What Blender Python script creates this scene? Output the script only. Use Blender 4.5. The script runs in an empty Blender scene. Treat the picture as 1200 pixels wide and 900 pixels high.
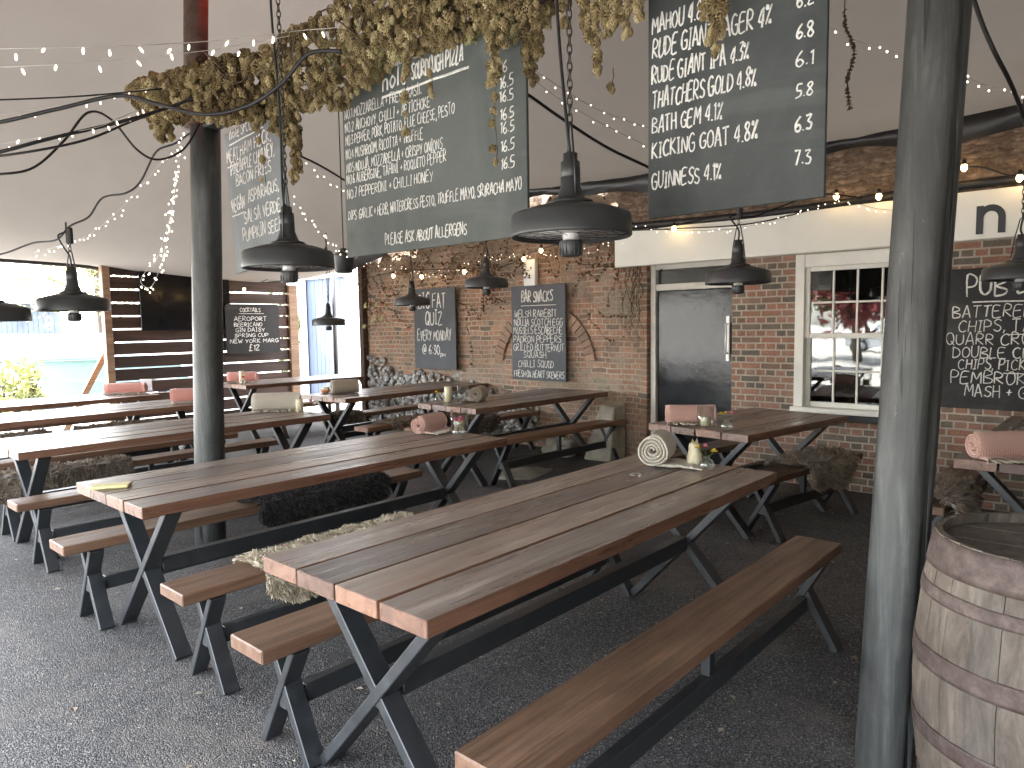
import bpy, bmesh, math, random
from mathutils import Matrix, Vector, noise as mnoise

R = math.radians
random.seed(11)
S = bpy.context.scene
COL = S.collection

# ------------------------------------------------------------------ camera, sky, sun, exposure
# world axes: X runs along the tables towards the pub wall, Y to the left, Z up; the camera stands over the origin
F_PX, PITCH, ROLL, CAM_H, YAW = 832.0, R(-4.74), R(0.88), 1.52, R(41.65 - 90.0)
fw = Vector((0, math.cos(PITCH), math.sin(PITCH)))
up0 = Vector((0, -math.sin(PITCH), math.cos(PITCH)))
rt0 = Vector((1, 0, 0))
rt = rt0 * math.cos(ROLL) - up0 * math.sin(ROLL)
up = up0 * math.cos(ROLL) + rt0 * math.sin(ROLL)
RZ = Matrix.Rotation(YAW, 3, 'Z')
fw, rt, up = RZ @ fw, RZ @ rt, RZ @ up
CAM = Vector((0, 0, CAM_H))
cd = bpy.data.cameras.new('camera')
cd.sensor_fit = 'HORIZONTAL'; cd.sensor_width = 36.0; cd.lens = F_PX / 1200 * 36.0
cd.clip_start = 0.05; cd.clip_end = 2000
co = bpy.data.objects.new('camera', cd); COL.objects.link(co)
M3 = Matrix((rt, up, -fw)).transposed()
co.matrix_world = Matrix.Translation(CAM) @ M3.to_4x4()
S.camera = co

SUN_EL, SUN_AZ = R(58), math.atan2(0.97, -0.25)      # azimuth of the sun seen from above, from +X towards +Y
W = bpy.data.worlds.new('World'); S.world = W; W.use_nodes = True
wn = W.node_tree.nodes; wl = W.node_tree.links
bg = wn['Background']
sky = wn.new('ShaderNodeTexSky'); sky.sky_type = 'NISHITA'; sky.sun_disc = False
sky.sun_elevation = SUN_EL; sky.sun_rotation = math.pi / 2 - SUN_AZ
sky.air_density = 1.0; sky.dust_density = 3.0; sky.ozone_density = 1.0
haze_sat = wn.new('ShaderNodeHueSaturation'); haze_sat.inputs['Saturation'].default_value = .38; haze_sat.inputs['Value'].default_value = 1.25   # a milky, thinly clouded sky
wl.new(sky.outputs[0], haze_sat.inputs['Color']); wl.new(haze_sat.outputs[0], bg.inputs[0]); bg.inputs[1].default_value = 0.15
sd = bpy.data.lights.new('sun', 'SUN'); sd.energy = 4.5; sd.angle = R(0.6); sd.color = (1, 0.95, 0.87)
so = bpy.data.objects.new('sun', sd); COL.objects.link(so)
sdir = Vector((math.cos(SUN_EL) * math.cos(SUN_AZ), math.cos(SUN_EL) * math.sin(SUN_AZ), math.sin(SUN_EL)))
so.rotation_euler = sdir.to_track_quat('Z', 'Y').to_euler()
so.location = (0, 0, 20)
S.view_settings.view_transform = 'Standard'
S.view_settings.look = 'None'
S.view_settings.exposure = 4.3
S.view_settings.gamma = 1.0
S.view_settings.use_curve_mapping = False
S.cycles.use_denoising = True
S.cycles.max_bounces = 10
S.cycles.diffuse_bounces = 6
S.cycles.glossy_bounces = 4
S.cycles.transparent_max_bounces = 12
S.cycles.caustics_reflective = False
S.cycles.caustics_refractive = False
S.cycles.sample_clamp_indirect = 6.0

# ------------------------------------------------------------------ node helpers
class NT:
    def __init__(s, name):
        s.m = bpy.data.materials.new(name); s.m.use_nodes = True
        s.t = s.m.node_tree; s.b = s.t.nodes['Principled BSDF']; s.out = s.t.nodes['Material Output']
    def n(s, typ, **kw):
        nd = s.t.nodes.new(typ)
        for k, v in kw.items():
            if k.startswith('i_'):
                nd.inputs[int(k[2:]) if k[2:].isdigit() else k[2:].replace('_', ' ')].default_value = v
            else: setattr(nd, k, v)
        return nd
    def l(s, a, b): s.t.links.new(a, b)
    def co(s, scale=(1, 1, 1), kind='Object', rand=0.0):
        tc = s.n('ShaderNodeTexCoord'); mp = s.n('ShaderNodeMapping'); mp.inputs['Scale'].default_value = scale
        src = tc.outputs[kind]
        if rand:
            oi = s.n('ShaderNodeObjectInfo'); ml = s.n('ShaderNodeVectorMath', operation='SCALE'); ml.inputs[0].default_value = (7.3, 3.1, 5.7)
            s.l(oi.outputs['Random'], ml.inputs['Scale']); ad = s.n('ShaderNodeVectorMath', operation='ADD')
            s.l(src, ad.inputs[0]); s.l(ml.outputs[0], ad.inputs[1]); src = ad.outputs[0]
        s.l(src, mp.inputs['Vector'])
        return mp.outputs['Vector']
    def noise(s, vec, scale=5, detail=4, rough=.55, dist=0.0):
        nd = s.n('ShaderNodeTexNoise'); nd.inputs['Scale'].default_value = scale; nd.inputs['Detail'].default_value = detail
        nd.inputs['Roughness'].default_value = rough; nd.inputs['Distortion'].default_value = dist
        s.l(vec, nd.inputs['Vector']); return nd.outputs['Fac']
    def ramp(s, fac, stops, interp='LINEAR'):
        nd = s.n('ShaderNodeValToRGB'); cr = nd.color_ramp; cr.interpolation = interp
        while len(cr.elements) < len(stops): cr.elements.new(0.5)
        for e, (p, c) in zip(cr.elements, stops):
            e.position = p; e.color = (c[0], c[1], c[2], 1) if not isinstance(c, (int, float)) else (c, c, c, 1)
        s.l(fac, nd.inputs['Fac']); return nd.outputs['Color']
    def mix(s, fac, a, b, blend='MIX'):
        nd = s.n('ShaderNodeMix', data_type='RGBA', blend_type=blend)
        for sock, v in ((nd.inputs[0], fac), (nd.inputs[6], a), (nd.inputs[7], b)):
            if hasattr(v, 'links'): s.l(v, sock)
            elif isinstance(v, (int, float)): sock.default_value = v
            else: sock.default_value = (v[0], v[1], v[2], 1)
        return nd.outputs[2]
    def math(s, op, a, b=0.0):
        nd = s.n('ShaderNodeMath', operation=op)
        for i, v in enumerate((a, b)):
            if hasattr(v, 'links'): s.l(v, nd.inputs[i])
            else: nd.inputs[i].default_value = v
        return nd.outputs[0]
    def attr(s, name='tint'):
        return s.n('ShaderNodeAttribute', attribute_name=name).outputs['Fac']
    def bump(s, h, strength=.3, dist=.01):
        nd = s.n('ShaderNodeBump'); nd.inputs['Strength'].default_value = strength; nd.inputs['Distance'].default_value = dist
        s.l(h, nd.inputs['Height']); s.l(nd.outputs[0], s.b.inputs['Normal'])
    def set(s, color=None, rough=None, metal=None, **kw):
        for k, v in (('Base Color', color), ('Roughness', rough), ('Metallic', metal)) + tuple((k.replace('_', ' '), v) for k, v in kw.items()):
            if v is None: continue
            if hasattr(v, 'links'): s.l(v, s.b.inputs[k])
            elif isinstance(v, (tuple, list)): s.b.inputs[k].default_value = (v[0], v[1], v[2], 1)
            else: s.b.inputs[k].default_value = v
        return s.m

def plain(name, c, rough=.6, metal=0.0, var=.25, scale=8, bump=0.0, **kw):
    t = NT(name); v = t.co(rand=1); f = t.noise(v, scale, 5)
    lo = tuple(x * (1 - var) for x in c); hi = tuple(min(1, x * (1 + var)) for x in c)
    if bump: t.bump(t.noise(v, scale * 6, 4), bump, .004)
    return t.set(t.ramp(f, [(.3, lo), (.7, hi)]), rough, metal, **kw)

def emit(name, c, strength):
    t = NT(name); return t.set(c, .4, 0, Emission_Color=c, Emission_Strength=strength)

def wood(name, dark, mid, light, top=None, grain=1.0, rough=.5, spec=.5, knots=True):
    t = NT(name); v = t.co((.55, 9, 9), rand=1)
    tint = t.attr('tint')
    off = t.n('ShaderNodeVectorMath', operation='ADD'); sc = t.n('ShaderNodeCombineXYZ'); t.l(t.math('MULTIPLY', tint, 31.0), sc.inputs[0]); t.l(t.math('MULTIPLY', tint, 17.0), sc.inputs[1])
    t.l(v, off.inputs[0]); t.l(sc.outputs[0], off.inputs[1]); v2 = off.outputs[0]
    a = t.noise(v2, 1.6, 6, .65, 1.2)
    mp = t.n('ShaderNodeMapping'); mp.inputs['Scale'].default_value = (1, 9, 9); t.l(v2, mp.inputs['Vector'])
    b = t.noise(mp.outputs[0], 3.2, 5, .7, .3)
    c = t.ramp(a, [(.28, dark), (.5, mid), (.72, light)])
    fine = t.ramp(b, [(.30, .42), (.47, .92), (.6, 1.08), (.78, 1.35)])
    c = t.mix(.9 * grain, c, fine, 'MULTIPLY')
    pl = t.ramp(t.math('FRACT', t.math('MULTIPLY', tint, 7.31)), [(0, (.58, .58, .60)), (.5, (1.0, 1.0, 1.0)), (1, (1.32, 1.26, 1.16))])
    c = t.mix(1.0, c, pl, 'MULTIPLY')
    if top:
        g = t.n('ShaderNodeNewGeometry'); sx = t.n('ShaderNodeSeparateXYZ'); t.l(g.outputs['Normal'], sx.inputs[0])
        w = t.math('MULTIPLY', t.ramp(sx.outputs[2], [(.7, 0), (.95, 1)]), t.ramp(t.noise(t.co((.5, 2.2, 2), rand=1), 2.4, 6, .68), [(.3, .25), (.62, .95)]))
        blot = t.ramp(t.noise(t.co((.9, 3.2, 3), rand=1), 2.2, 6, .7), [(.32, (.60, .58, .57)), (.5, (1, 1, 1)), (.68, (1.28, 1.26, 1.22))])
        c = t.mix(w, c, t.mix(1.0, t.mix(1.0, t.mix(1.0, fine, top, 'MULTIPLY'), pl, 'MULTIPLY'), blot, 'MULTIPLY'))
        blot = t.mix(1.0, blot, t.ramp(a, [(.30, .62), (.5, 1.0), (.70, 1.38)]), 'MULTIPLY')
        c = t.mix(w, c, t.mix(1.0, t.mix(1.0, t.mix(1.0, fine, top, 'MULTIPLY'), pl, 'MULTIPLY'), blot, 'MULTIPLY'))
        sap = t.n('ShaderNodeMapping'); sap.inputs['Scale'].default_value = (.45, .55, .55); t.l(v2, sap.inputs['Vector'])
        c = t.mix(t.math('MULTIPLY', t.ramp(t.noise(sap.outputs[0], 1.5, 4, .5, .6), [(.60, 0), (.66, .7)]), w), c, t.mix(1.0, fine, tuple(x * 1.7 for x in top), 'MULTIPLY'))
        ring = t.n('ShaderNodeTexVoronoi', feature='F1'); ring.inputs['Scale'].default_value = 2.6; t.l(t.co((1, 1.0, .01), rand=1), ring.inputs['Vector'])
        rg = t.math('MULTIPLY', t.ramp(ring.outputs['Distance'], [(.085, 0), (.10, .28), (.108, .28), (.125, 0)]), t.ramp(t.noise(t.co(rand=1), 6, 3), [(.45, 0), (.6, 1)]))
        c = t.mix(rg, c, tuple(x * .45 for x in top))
    if knots:
        k = t.n('ShaderNodeTexVoronoi', feature='F1'); k.inputs['Scale'].default_value = 1.0; t.l(t.co((1.1, 3.6, 3.6), rand=1), k.inputs['Vector'])
        c = t.mix(t.ramp(k.outputs['Distance'], [(.03, .75), (.11, 0)]), c, tuple(x * .45 for x in dark))
    t.bump(b, .35, .003)
    return t.set(c, t.ramp(t.noise(v2, 2.5, 4), [(.3, rough - .1), (.7, rough + .14)]), Specular_IOR_Level=spec)

# ------------------------------------------------------------------ materials
M = {}
M['table'] = wood('table wood', (.085, .040, .025), (.155, .075, .045), (.24, .13, .08), top=(.215, .178, .154), rough=.31, spec=.75)  # top tone: wear, plus greying by sky reflection put into the colour
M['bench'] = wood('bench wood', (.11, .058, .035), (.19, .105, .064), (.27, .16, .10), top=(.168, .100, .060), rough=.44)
M['slat'] = wood('slat wood', (.030, .016, .011), (.055, .028, .019), (.085, .045, .03), rough=.65, knots=False)
M['raw_timber'] = wood('raw timber', (.14, .085, .05), (.22, .14, .09), (.3, .21, .14), rough=.7)
t = NT('frame steel'); v = t.co(rand=1)
f = t.noise(v, 14, 6, .7)
c = t.ramp(f, [(.3, (.013, .015, .017)), (.6, (.024, .027, .030)), (.82, (.050, .054, .056))])
t.bump(t.noise(v, 120, 3), .12, .002)
M['steel'] = t.set(c, t.ramp(f, [(.3, .32), (.7, .5)]), 0.0, Specular_IOR_Level=.75)

t = NT('tarmac'); v = t.co(kind='Object')
vo = t.n('ShaderNodeTexVoronoi', feature='F1'); vo.inputs['Scale'].default_value = 165; vo.inputs['Randomness'].default_value = 1; t.l(v, vo.inputs['Vector'])
vo2 = t.n('ShaderNodeTexVoronoi', feature='F1'); vo2.inputs['Scale'].default_value = 34; t.l(v, vo2.inputs['Vector'])
sx = t.n('ShaderNodeSeparateXYZ'); t.l(vo.outputs['Color'], sx.inputs[0])
stone = t.ramp(sx.outputs[0], [(.0, (.040, .040, .042)), (.45, (.078, .077, .078)), (.75, (.125, .122, .12)), (.93, (.20, .19, .18)), (1, (.34, .32, .29))])
gap = t.ramp(vo.outputs['Distance'], [(.35, 1), (.78, .34)])
c = t.mix(1.0, stone, gap, 'MULTIPLY')
sx2 = t.n('ShaderNodeSeparateXYZ'); t.l(vo2.outputs['Color'], sx2.inputs[0])
speck = t.math('MULTIPLY', t.ramp(sx2.outputs[1], [(.955, 0), (.965, 1)]), t.ramp(vo2.outputs['Distance'], [(.14, 1), (.24, 0)]))
c = t.mix(speck, c, (.36, .31, .25))
big = t.ramp(t.noise(v, .7, 7, .62), [(.3, .55), (.5, 1), (.72, 1.35)])
c = t.mix(1.0, c, big, 'MULTIPLY')
dust = t.ramp(t.noise(v, 1.3, 8, .72), [(.50, 0), (.72, .75)])
c = t.mix(dust, c, (.15, .132, .115))
c = t.mix(t.ramp(t.noise(v, 2.3, 7, .7), [(.58, 0), (.70, .6)]), c, (.035, .033, .032))
t.bump(t.math('SUBTRACT', 1.0, vo.outputs['Distance']), .75, .007)
M['tarmac'] = t.set(c, .72, Specular_IOR_Level=.4)

t = NT('car park gravel'); v = t.co()
c = t.ramp(t.noise(v, 40, 6, .8), [(.3, (.12, .117, .11)), (.7, (.22, .213, .20))])
c = t.mix(1.0, c, t.ramp(t.noise(v, .5, 5), [(.3, .75), (.7, 1.1)]), 'MULTIPLY')
t.bump(t.noise(v, 60, 4), .4, .01); M['gravel'] = t.set(c, .9)

def brick_mat(name, pal, mortar, distort, warp_scale, grime, bw=.225, bh=.075, msize=.010, stain=(.05, .04, .03)):
    # object coords: local Y along the wall, Z up
    t = NT(name); tc = t.n('ShaderNodeTexCoord'); sp = t.n('ShaderNodeSeparateXYZ'); t.l(tc.outputs['Object'], sp.inputs[0])
    cb = t.n('ShaderNodeCombineXYZ'); t.l(sp.outputs[1], cb.inputs[0]); t.l(sp.outputs[2], cb.inputs[1])
    nz = t.n('ShaderNodeTexNoise'); nz.inputs['Scale'].default_value = warp_scale; nz.inputs['Detail'].default_value = 3; t.l(cb.outputs[0], nz.inputs['Vector'])
    sub = t.n('ShaderNodeVectorMath', operation='SUBTRACT'); t.l(nz.outputs['Color'], sub.inputs[0]); sub.inputs[1].default_value = (.5, .5, .5)
    scl = t.n('ShaderNodeVectorMath', operation='SCALE'); t.l(sub.outputs[0], scl.inputs[0]); scl.inputs['Scale'].default_value = distort
    ad = t.n('ShaderNodeVectorMath', operation='ADD'); t.l(cb.outputs[0], ad.inputs[0]); t.l(scl.outputs[0], ad.inputs[1])
    br = t.n('ShaderNodeTexBrick'); t.l(ad.outputs[0], br.inputs['Vector'])
    br.offset = .5; br.squash = .5; br.squash_frequency = 2
    for k, val in (('Scale', 1.0), ('Mortar Size', msize), ('Mortar Smooth', .25), ('Bias', 0), ('Brick Width', bw), ('Row Height', bh)): br.inputs[k].default_value = val
    br.inputs['Color1'].default_value = (0, 0, 0, 1); br.inputs['Color2'].default_value = (1, 1, 1, 1); br.inputs['Mortar'].default_value = (.5, .5, .5, 1)
    col = t.ramp(br.outputs['Color'], pal, 'CONSTANT')
    fine = t.noise(cb.outputs[0], 60, 6, .75)
    col = t.mix(1.0, col, t.ramp(fine, [(.25, .62), (.5, 1), (.8, 1.3)]), 'MULTIPLY')
    med = t.noise(cb.outputs[0], 9, 5, .7)
    col = t.mix(1.0, col, t.ramp(med, [(.3, .75), (.7, 1.2)]), 'MULTIPLY')
    mo = t.mix(1.0, mortar, t.ramp(fine, [(.3, .7), (.7, 1.15)]), 'MULTIPLY')
    c = t.mix(br.outputs['Fac'], col, mo)
    g = t.ramp(t.noise(cb.outputs[0], 1.3, 8, .7), [(.45, 0), (.72, grime)])
    c = t.mix(g, c, stain)
    h = t.math('ADD', t.math('MULTIPLY', t.math('SUBTRACT', 1.0, br.outputs['Fac']), 1.0), t.math('MULTIPLY', fine, .55))
    t.bump(h, .85, .012)
    return t, c, cb.outputs[0], sp
t, c, _, _ = brick_mat('pub brick', [(0, (.31, .165, .115)), (.18, (.23, .15, .108)), (.34, (.34, .195, .14)), (.5, (.185, .15, .115)), (.66, (.35, .18, .125)), (.80, (.14, .125, .10)), (.9, (.29, .19, .14))], (.50, .44, .36), .010, 6, .35, bw=.195, bh=.0625, msize=.0085)
M['brick'] = t.set(c, .85)
t, c, cb, sp = brick_mat('old brick', [(0, (.36, .175, .11)), (.16, (.29, .17, .115)), (.34, (.42, .22, .14)), (.52, (.34, .20, .14)), (.68, (.22, .145, .11)), (.80, (.14, .12, .095)), (.86, (.43, .25, .17))], (.52, .43, .335), .068, 2.2, .8, bw=.20, bh=.063, msize=.0095, stain=(.21, .16, .115))
# flint and rubble patches low on the far part and along the top
fl = t.n('ShaderNodeTexVoronoi', feature='F1'); fl.inputs['Scale'].default_value = 14; t.l(cb, fl.inputs['Vector'])
fs = t.n('ShaderNodeSeparateXYZ'); t.l(fl.outputs['Color'], fs.inputs[0])
flc = t.mix(t.ramp(fl.outputs['Distance'], [(.42, 0), (.62, 1)]), t.ramp(fs.outputs[0], [(.1, (.07, .07, .075)), (.4, (.20, .195, .19)), (.8, (.42, .41, .39))]), (.20, .175, .14))
zz = t.math('ADD', sp.outputs[2], t.math('MULTIPLY', t.math('SUBTRACT', t.noise(cb, 2.2, 4), .5), 1.3))
low = t.ramp(zz, [(.62, 1), (.80, 0)])
yy = t.ramp(t.math('ADD', sp.outputs[1], t.math('MULTIPLY', t.math('SUBTRACT', t.noise(cb, 1.6, 4), .5), 2.5)), [(0, 0), (1, 1)])
far = t.ramp(t.math('MULTIPLY', t.math('ADD', sp.outputs[1], t.math('MULTIPLY', t.noise(cb, 1.6, 4), 1.6)), .1), [(.64, 0), (.70, 1)])
c = t.mix(t.ramp(t.noise(cb, 1.9, 7, .7), [(.50, 0), (.60, .75)]), c, t.ramp(t.noise(cb, 30, 6, .75), [(.3, (.17, .135, .10)), (.7, (.44, .38, .30))]))
c = t.mix(t.ramp(t.noise(cb, 3.4, 6, .7), [(.56, 0), (.68, .6)]), c, (.11, .085, .066))
c = t.mix(t.math('MULTIPLY', low, far), c, flc)
earth = t.ramp(t.math('ADD', t.math('MULTIPLY', sp.outputs[1], .09), t.noise(cb, 1.4, 7, .68)), [(1.07, 0), (1.20, .8)])
c = t.mix(earth, c, t.ramp(t.noise(cb, 26, 7, .8), [(.28, (.10, .07, .05)), (.5, (.25, .185, .135)), (.72, (.42, .34, .26))]))
# brown earthy rubble at the top
hi = t.ramp(t.math('MULTIPLY', zz, .3), [(.62, 0), (.74, .85)])
ru = t.ramp(t.noise(cb, 22, 7, .75), [(.3, (.07, .05, .036)), (.55, (.22, .155, .105)), (.75, (.36, .275, .20))])
c = t.mix(hi, c, ru)
M['old_brick'] = t.set(c, .9)
t = NT('rubble stone'); v = t.co()
vo = t.n('ShaderNodeTexVoronoi', feature='F1'); vo.inputs['Scale'].default_value = 13; t.l(t.co((1, 1, 2.6)), vo.inputs['Vector'])
s0 = t.n('ShaderNodeSeparateXYZ'); t.l(vo.outputs['Color'], s0.inputs[0])
c = t.ramp(s0.outputs[0], [(.1, (.14, .095, .065)), (.5, (.25, .175, .125)), (.85, (.36, .27, .20))])
c = t.mix(t.ramp(vo.outputs['Distance'], [(.45, 0), (.8, .7)]), c, (.17, .125, .09))
c = t.mix(t.ramp(t.noise(v, 4, 7, .75), [(.42, 0), (.62, .9)]), c, t.ramp(t.noise(v, 18, 7, .8), [(.3, (.07, .05, .036)), (.7, (.27, .20, .145))]))
c = t.mix(1.0, c, t.ramp(t.noise(v, 25, 6, .75), [(.3, .55), (.7, 1.25)]), 'MULTIPLY')
t.bump(t.math('SUBTRACT', t.noise(v, 30, 5, .7), vo.outputs['Distance']), 1, .03); M['rubble'] = t.set(c, .92)

M['white_paint'] = plain('white paint', (.76, .76, .70), .5, var=.1, scale=3)
M['fascia'] = plain('fascia render', (.80, .81, .75), .55, var=.07, scale=1.6)
M['cream_frame'] = plain('cream frame paint', (.62, .60, .54), .45, var=.12, scale=6)
M['letter'] = plain('dark lettering', (.022, .026, .032), .5)
t = NT('gloss black door'); v = t.co(rand=1)
t.bump(t.noise(v, 7, 5, .65), .10, .02)
M['black_door'] = t.set(t.ramp(t.noise(v, 5, 6, .7), [(.3, (.007, .009, .011)), (.7, (.017, .020, .023))]), t.ramp(t.noise(v, 4, 5), [(.3, .07), (.7, .17)]), Specular_IOR_Level=.38)
t = NT('window glass')
gl = t.n('ShaderNodeBsdfGlossy'); gl.inputs['Roughness'].default_value = .02; gl.inputs['Color'].default_value = (1, 1, 1, 1)
tr = t.n('ShaderNodeBsdfTransparent'); tr.inputs['Color'].default_value = (.72, .76, .74, 1)
fr = t.n('ShaderNodeFresnel'); fr.inputs['IOR'].default_value = 1.62
mx = t.n('ShaderNodeMixShader'); t.l(t.math('MULTIPLY', fr.outputs[0], 1.7), mx.inputs[0]); t.l(tr.outputs[0], mx.inputs[1]); t.l(gl.outputs[0], mx.inputs[2]); t.l(mx.outputs[0], t.out.inputs['Surface'])
nzb = t.n('ShaderNodeBump'); nzb.inputs['Strength'].default_value = .02; nzb.inputs['Distance'].default_value = .05; t.l(t.noise(t.co(), 2.5, 2), nzb.inputs['Height']); t.l(nzb.outputs[0], gl.inputs['Normal'])
M['pane'] = t.m
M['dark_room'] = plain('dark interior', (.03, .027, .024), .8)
t = NT('clear glass')
gl = t.n('ShaderNodeBsdfGlossy'); gl.inputs['Roughness'].default_value = .03
tr = t.n('ShaderNodeBsdfTransparent'); tr.inputs['Color'].default_value = (.985, .99, .987, 1)
lw = t.n('ShaderNodeLayerWeight'); lw.inputs['Blend'].default_value = .5
mx = t.n('ShaderNodeMixShader'); t.l(t.math('ADD', t.math('MULTIPLY', t.math('POWER', lw.outputs['Facing'], 2.2), .75), .06), mx.inputs[0]); t.l(tr.outputs[0], mx.inputs[1]); t.l(gl.outputs[0], mx.inputs[2]); t.l(mx.outputs[0], t.out.inputs['Surface'])
M['glass'] = t.m
def chalkboard(name, base, smear, amt):
    t = NT(name); v = t.co(rand=1)
    f = t.noise(t.co((1, 1, .45), rand=1), 2.6, 7, .62, .8)
    c = t.ramp(f, [(.3, base), (.75, tuple(a + (b - a) * amt for a, b in zip(base, smear)))])
    c = t.mix(t.ramp(t.noise(v, 45, 5, .75), [(.58, 0), (.85, .35)]), c, smear)
    c = t.mix(t.ramp(t.noise(t.co((.6, 1, 1.6), rand=1), 1.7, 5, .6, 1.5), [(.52, 0), (.75, .38)]), c, smear)
    t.bump(t.noise(v, 90, 3), .08, .002)
    return t.set(c, .6, Specular_IOR_Level=.3)
M['board'] = chalkboard('chalkboard', (.036, .043, .044), (.16, .17, .17), .4)
M['board_grey'] = chalkboard('grey chalkboard', (.066, .078, .076), (.20, .21, .20), .4)
M['board_glare'] = chalkboard('glare-paled chalkboard', (.13, .15, .16), (.34, .36, .37), .55)  # specials board: glare on its face put into the paler base colour
M['board_blue'] = chalkboard('slate chalkboard', (.060, .066, .076), (.16, .17, .19), .3)
M['board_dark'] = chalkboard('black chalkboard', (.012, .012, .013), (.10, .10, .10), .22)
t = NT('chalk'); M['chalk'] = t.set(t.ramp(t.noise(t.co(), 55, 4, .8), [(.25, (.38, .39, .38)), (.55, (.80, .80, .77))]), .95)
t = NT('heater enamel'); f = t.noise(t.co(rand=1), 6, 5); M['heater'] = t.set(t.ramp(f, [(.3, (.026, .028, .030)), (.7, (.042, .045, .047))]), .42)
M['reflector'] = plain('brushed reflector', (.78, .78, .77), .45, .35, var=.15)
M['grille'] = plain('grille wire', (.05, .05, .052), .4, .6)
M['cable'] = plain('black cable', (.012, .012, .013), .55)
M['chain'] = plain('chain steel', (.07, .066, .06), .45, .7)
M['fairy_wire'] = plain('clear fairy wire', (.45, .44, .41), .4)
M['led'] = emit('fairy led', (1, .88, .66), .28)
M['warm_bulb'] = emit('warm festoon bulb', (1, .62, .24), 2.0)
M['red_lamp'] = emit('red heat element', (1, .06, .03), 6)
t = NT('stretch tent'); v = t.co()
f = t.noise(v, .55, 6, .6)
c = t.ramp(f, [(.3, (.290, .281, .270)), (.7, (.345, .335, .323))])
c = t.mix(t.ramp(t.noise(t.co((1, .25, 1)), 1.4, 6, .7), [(.60, 0), (.85, .3)]), c, (.24, .225, .21))
bp = t.n('ShaderNodeBump'); bp.inputs['Strength'].default_value = .15; bp.inputs['Distance'].default_value = .3; t.l(t.noise(t.co((.5, .2, 1)), 1.2, 3), bp.inputs['Height'])
df = t.n('ShaderNodeBsdfDiffuse'); t.l(c, df.inputs['Color']); t.l(bp.outputs[0], df.inputs['Normal'])
tl = t.n('ShaderNodeBsdfTranslucent'); tl.inputs['Color'].default_value = (.48, .42, .37, 1)
mx = t.n('ShaderNodeMixShader'); mx.inputs[0].default_value = .006; t.l(df.outputs[0], mx.inputs[1]); t.l(tl.outputs[0], mx.inputs[2]); t.l(mx.outputs[0], t.out.inputs['Surface'])
M['tent'] = t.m
M['tarp'] = plain('black tarpaulin', (.014, .014, .015), .42, bump=.2)
t = NT('stained post'); v = t.co((1, 1, .10), rand=1)
f = t.noise(v, 16, 7, .7, 1.0); g = t.noise(t.co((1, 1, .5), rand=1), 3, 6, .7)
c = t.ramp(f, [(.28, (.022, .024, .024)), (.5, (.048, .052, .050)), (.7, (.098, .104, .098))])
c = t.mix(t.ramp(g, [(.42, 0), (.62, .85)]), c, (.026, .025, .026))
c = t.mix(t.ramp(t.noise(t.co((1, 1, .35), rand=1), 22, 6, .8), [(.66, 0), (.73, .85)]), c, (.24, .21, .17))
kn = t.n('ShaderNodeTexVoronoi', feature='F1'); kn.inputs['Scale'].default_value = 3.2; t.l(t.co((1, 1, .45), rand=1), kn.inputs['Vector'])
kw = t.n('ShaderNodeMath', operation='SINE'); t.l(t.math('MULTIPLY', t.math('ADD', kn.outputs['Distance'], t.math('MULTIPLY', f, .25)), 70.0), kw.inputs[0])
c = t.mix(t.math('MULTIPLY', t.ramp(kw.outputs[0], [(.3, 0), (1, .38)]), t.ramp(kn.outputs['Distance'], [(.1, 1), (.75, .25)])), c, (.022, .024, .026))
c = t.mix(t.ramp(kn.outputs['Distance'], [(.04, .9), (.10, 0)]), c, (.018, .017, .017))
ck = t.noise(t.co((1, 1, .035), rand=1), 26, 3, .5, .4); c = t.mix(t.ramp(ck, [(.655, 0), (.685, .9)]), c, (.012, .012, .012))
t.bump(t.math('SUBTRACT', f, t.math('MULTIPLY', t.ramp(ck, [(.64, 0), (.70, 1)]), 1.5)), .6, .006); M['post'] = t.set(c, t.ramp(g, [(.3, .38), (.7, .62)]))
t = NT('barrel oak'); v = t.co((1, 1, .22))
tint = t.attr('tint')
f = t.noise(v, 20, 6, .72, .6)
c = t.ramp(f, [(.28, (.050, .041, .033)), (.5, (.122, .103, .084)), (.72, (.205, .178, .150))])
c = t.mix(1.0, c, t.ramp(tint, [(0, (.62, .62, .62)), (1, (1.2, 1.12, 1.05))]), 'MULTIPLY')
c = t.mix(t.ramp(t.noise(t.co((1, 1, .6)), 5, 7, .75), [(.48, 0), (.7, .75)]), c, (.055, .045, .042))
t.bump(f, .5, .004); M['barrel'] = t.set(c, .8)
t = NT('rusty hoop'); f = t.noise(t.co(), 26, 7, .75)
M['hoop'] = t.set(t.ramp(f, [(.25, (.040, .026, .022)), (.5, (.080, .056, .049)), (.75, (.15, .12, .105))]), .7, .2)
def cloth(name, lo, hi, scale=120):
    t = NT(name); tc = t.co(rand=1)
    w1 = t.n('ShaderNodeTexWave', wave_type='BANDS', bands_direction='DIAGONAL'); w1.inputs['Scale'].default_value = scale / 2.6; w1.inputs['Distortion'].default_value = 1.5; w1.inputs['Detail'].default_value = 2; t.l(tc, w1.inputs['Vector'])
    w2 = t.n('ShaderNodeTexWave', wave_type='BANDS', bands_direction='X'); w2.inputs['Scale'].default_value = scale / 2.2; w2.inputs['Distortion'].default_value = 2; t.l(tc, w2.inputs['Vector'])
    h = t.math('ADD', w1.outputs['Fac'], t.math('MULTIPLY', w2.outputs['Fac'], .6))
    c = t.ramp(t.math('MULTIPLY', h, .62), [(.1, lo), (.8, hi)])
    t.bump(h, .5, .004); return t.set(c, .95, Sheen_Weight=.3)
M['cream_cloth'] = cloth('cream blanket', (.36, .32, .255), (.60, .555, .465))
M['pink_cloth'] = cloth('pink blanket', (.44, .24, .19), (.66, .43, .365))
M['coral_cloth'] = cloth('coral blanket', (.48, .20, .16), (.66, .33, .28))
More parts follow.
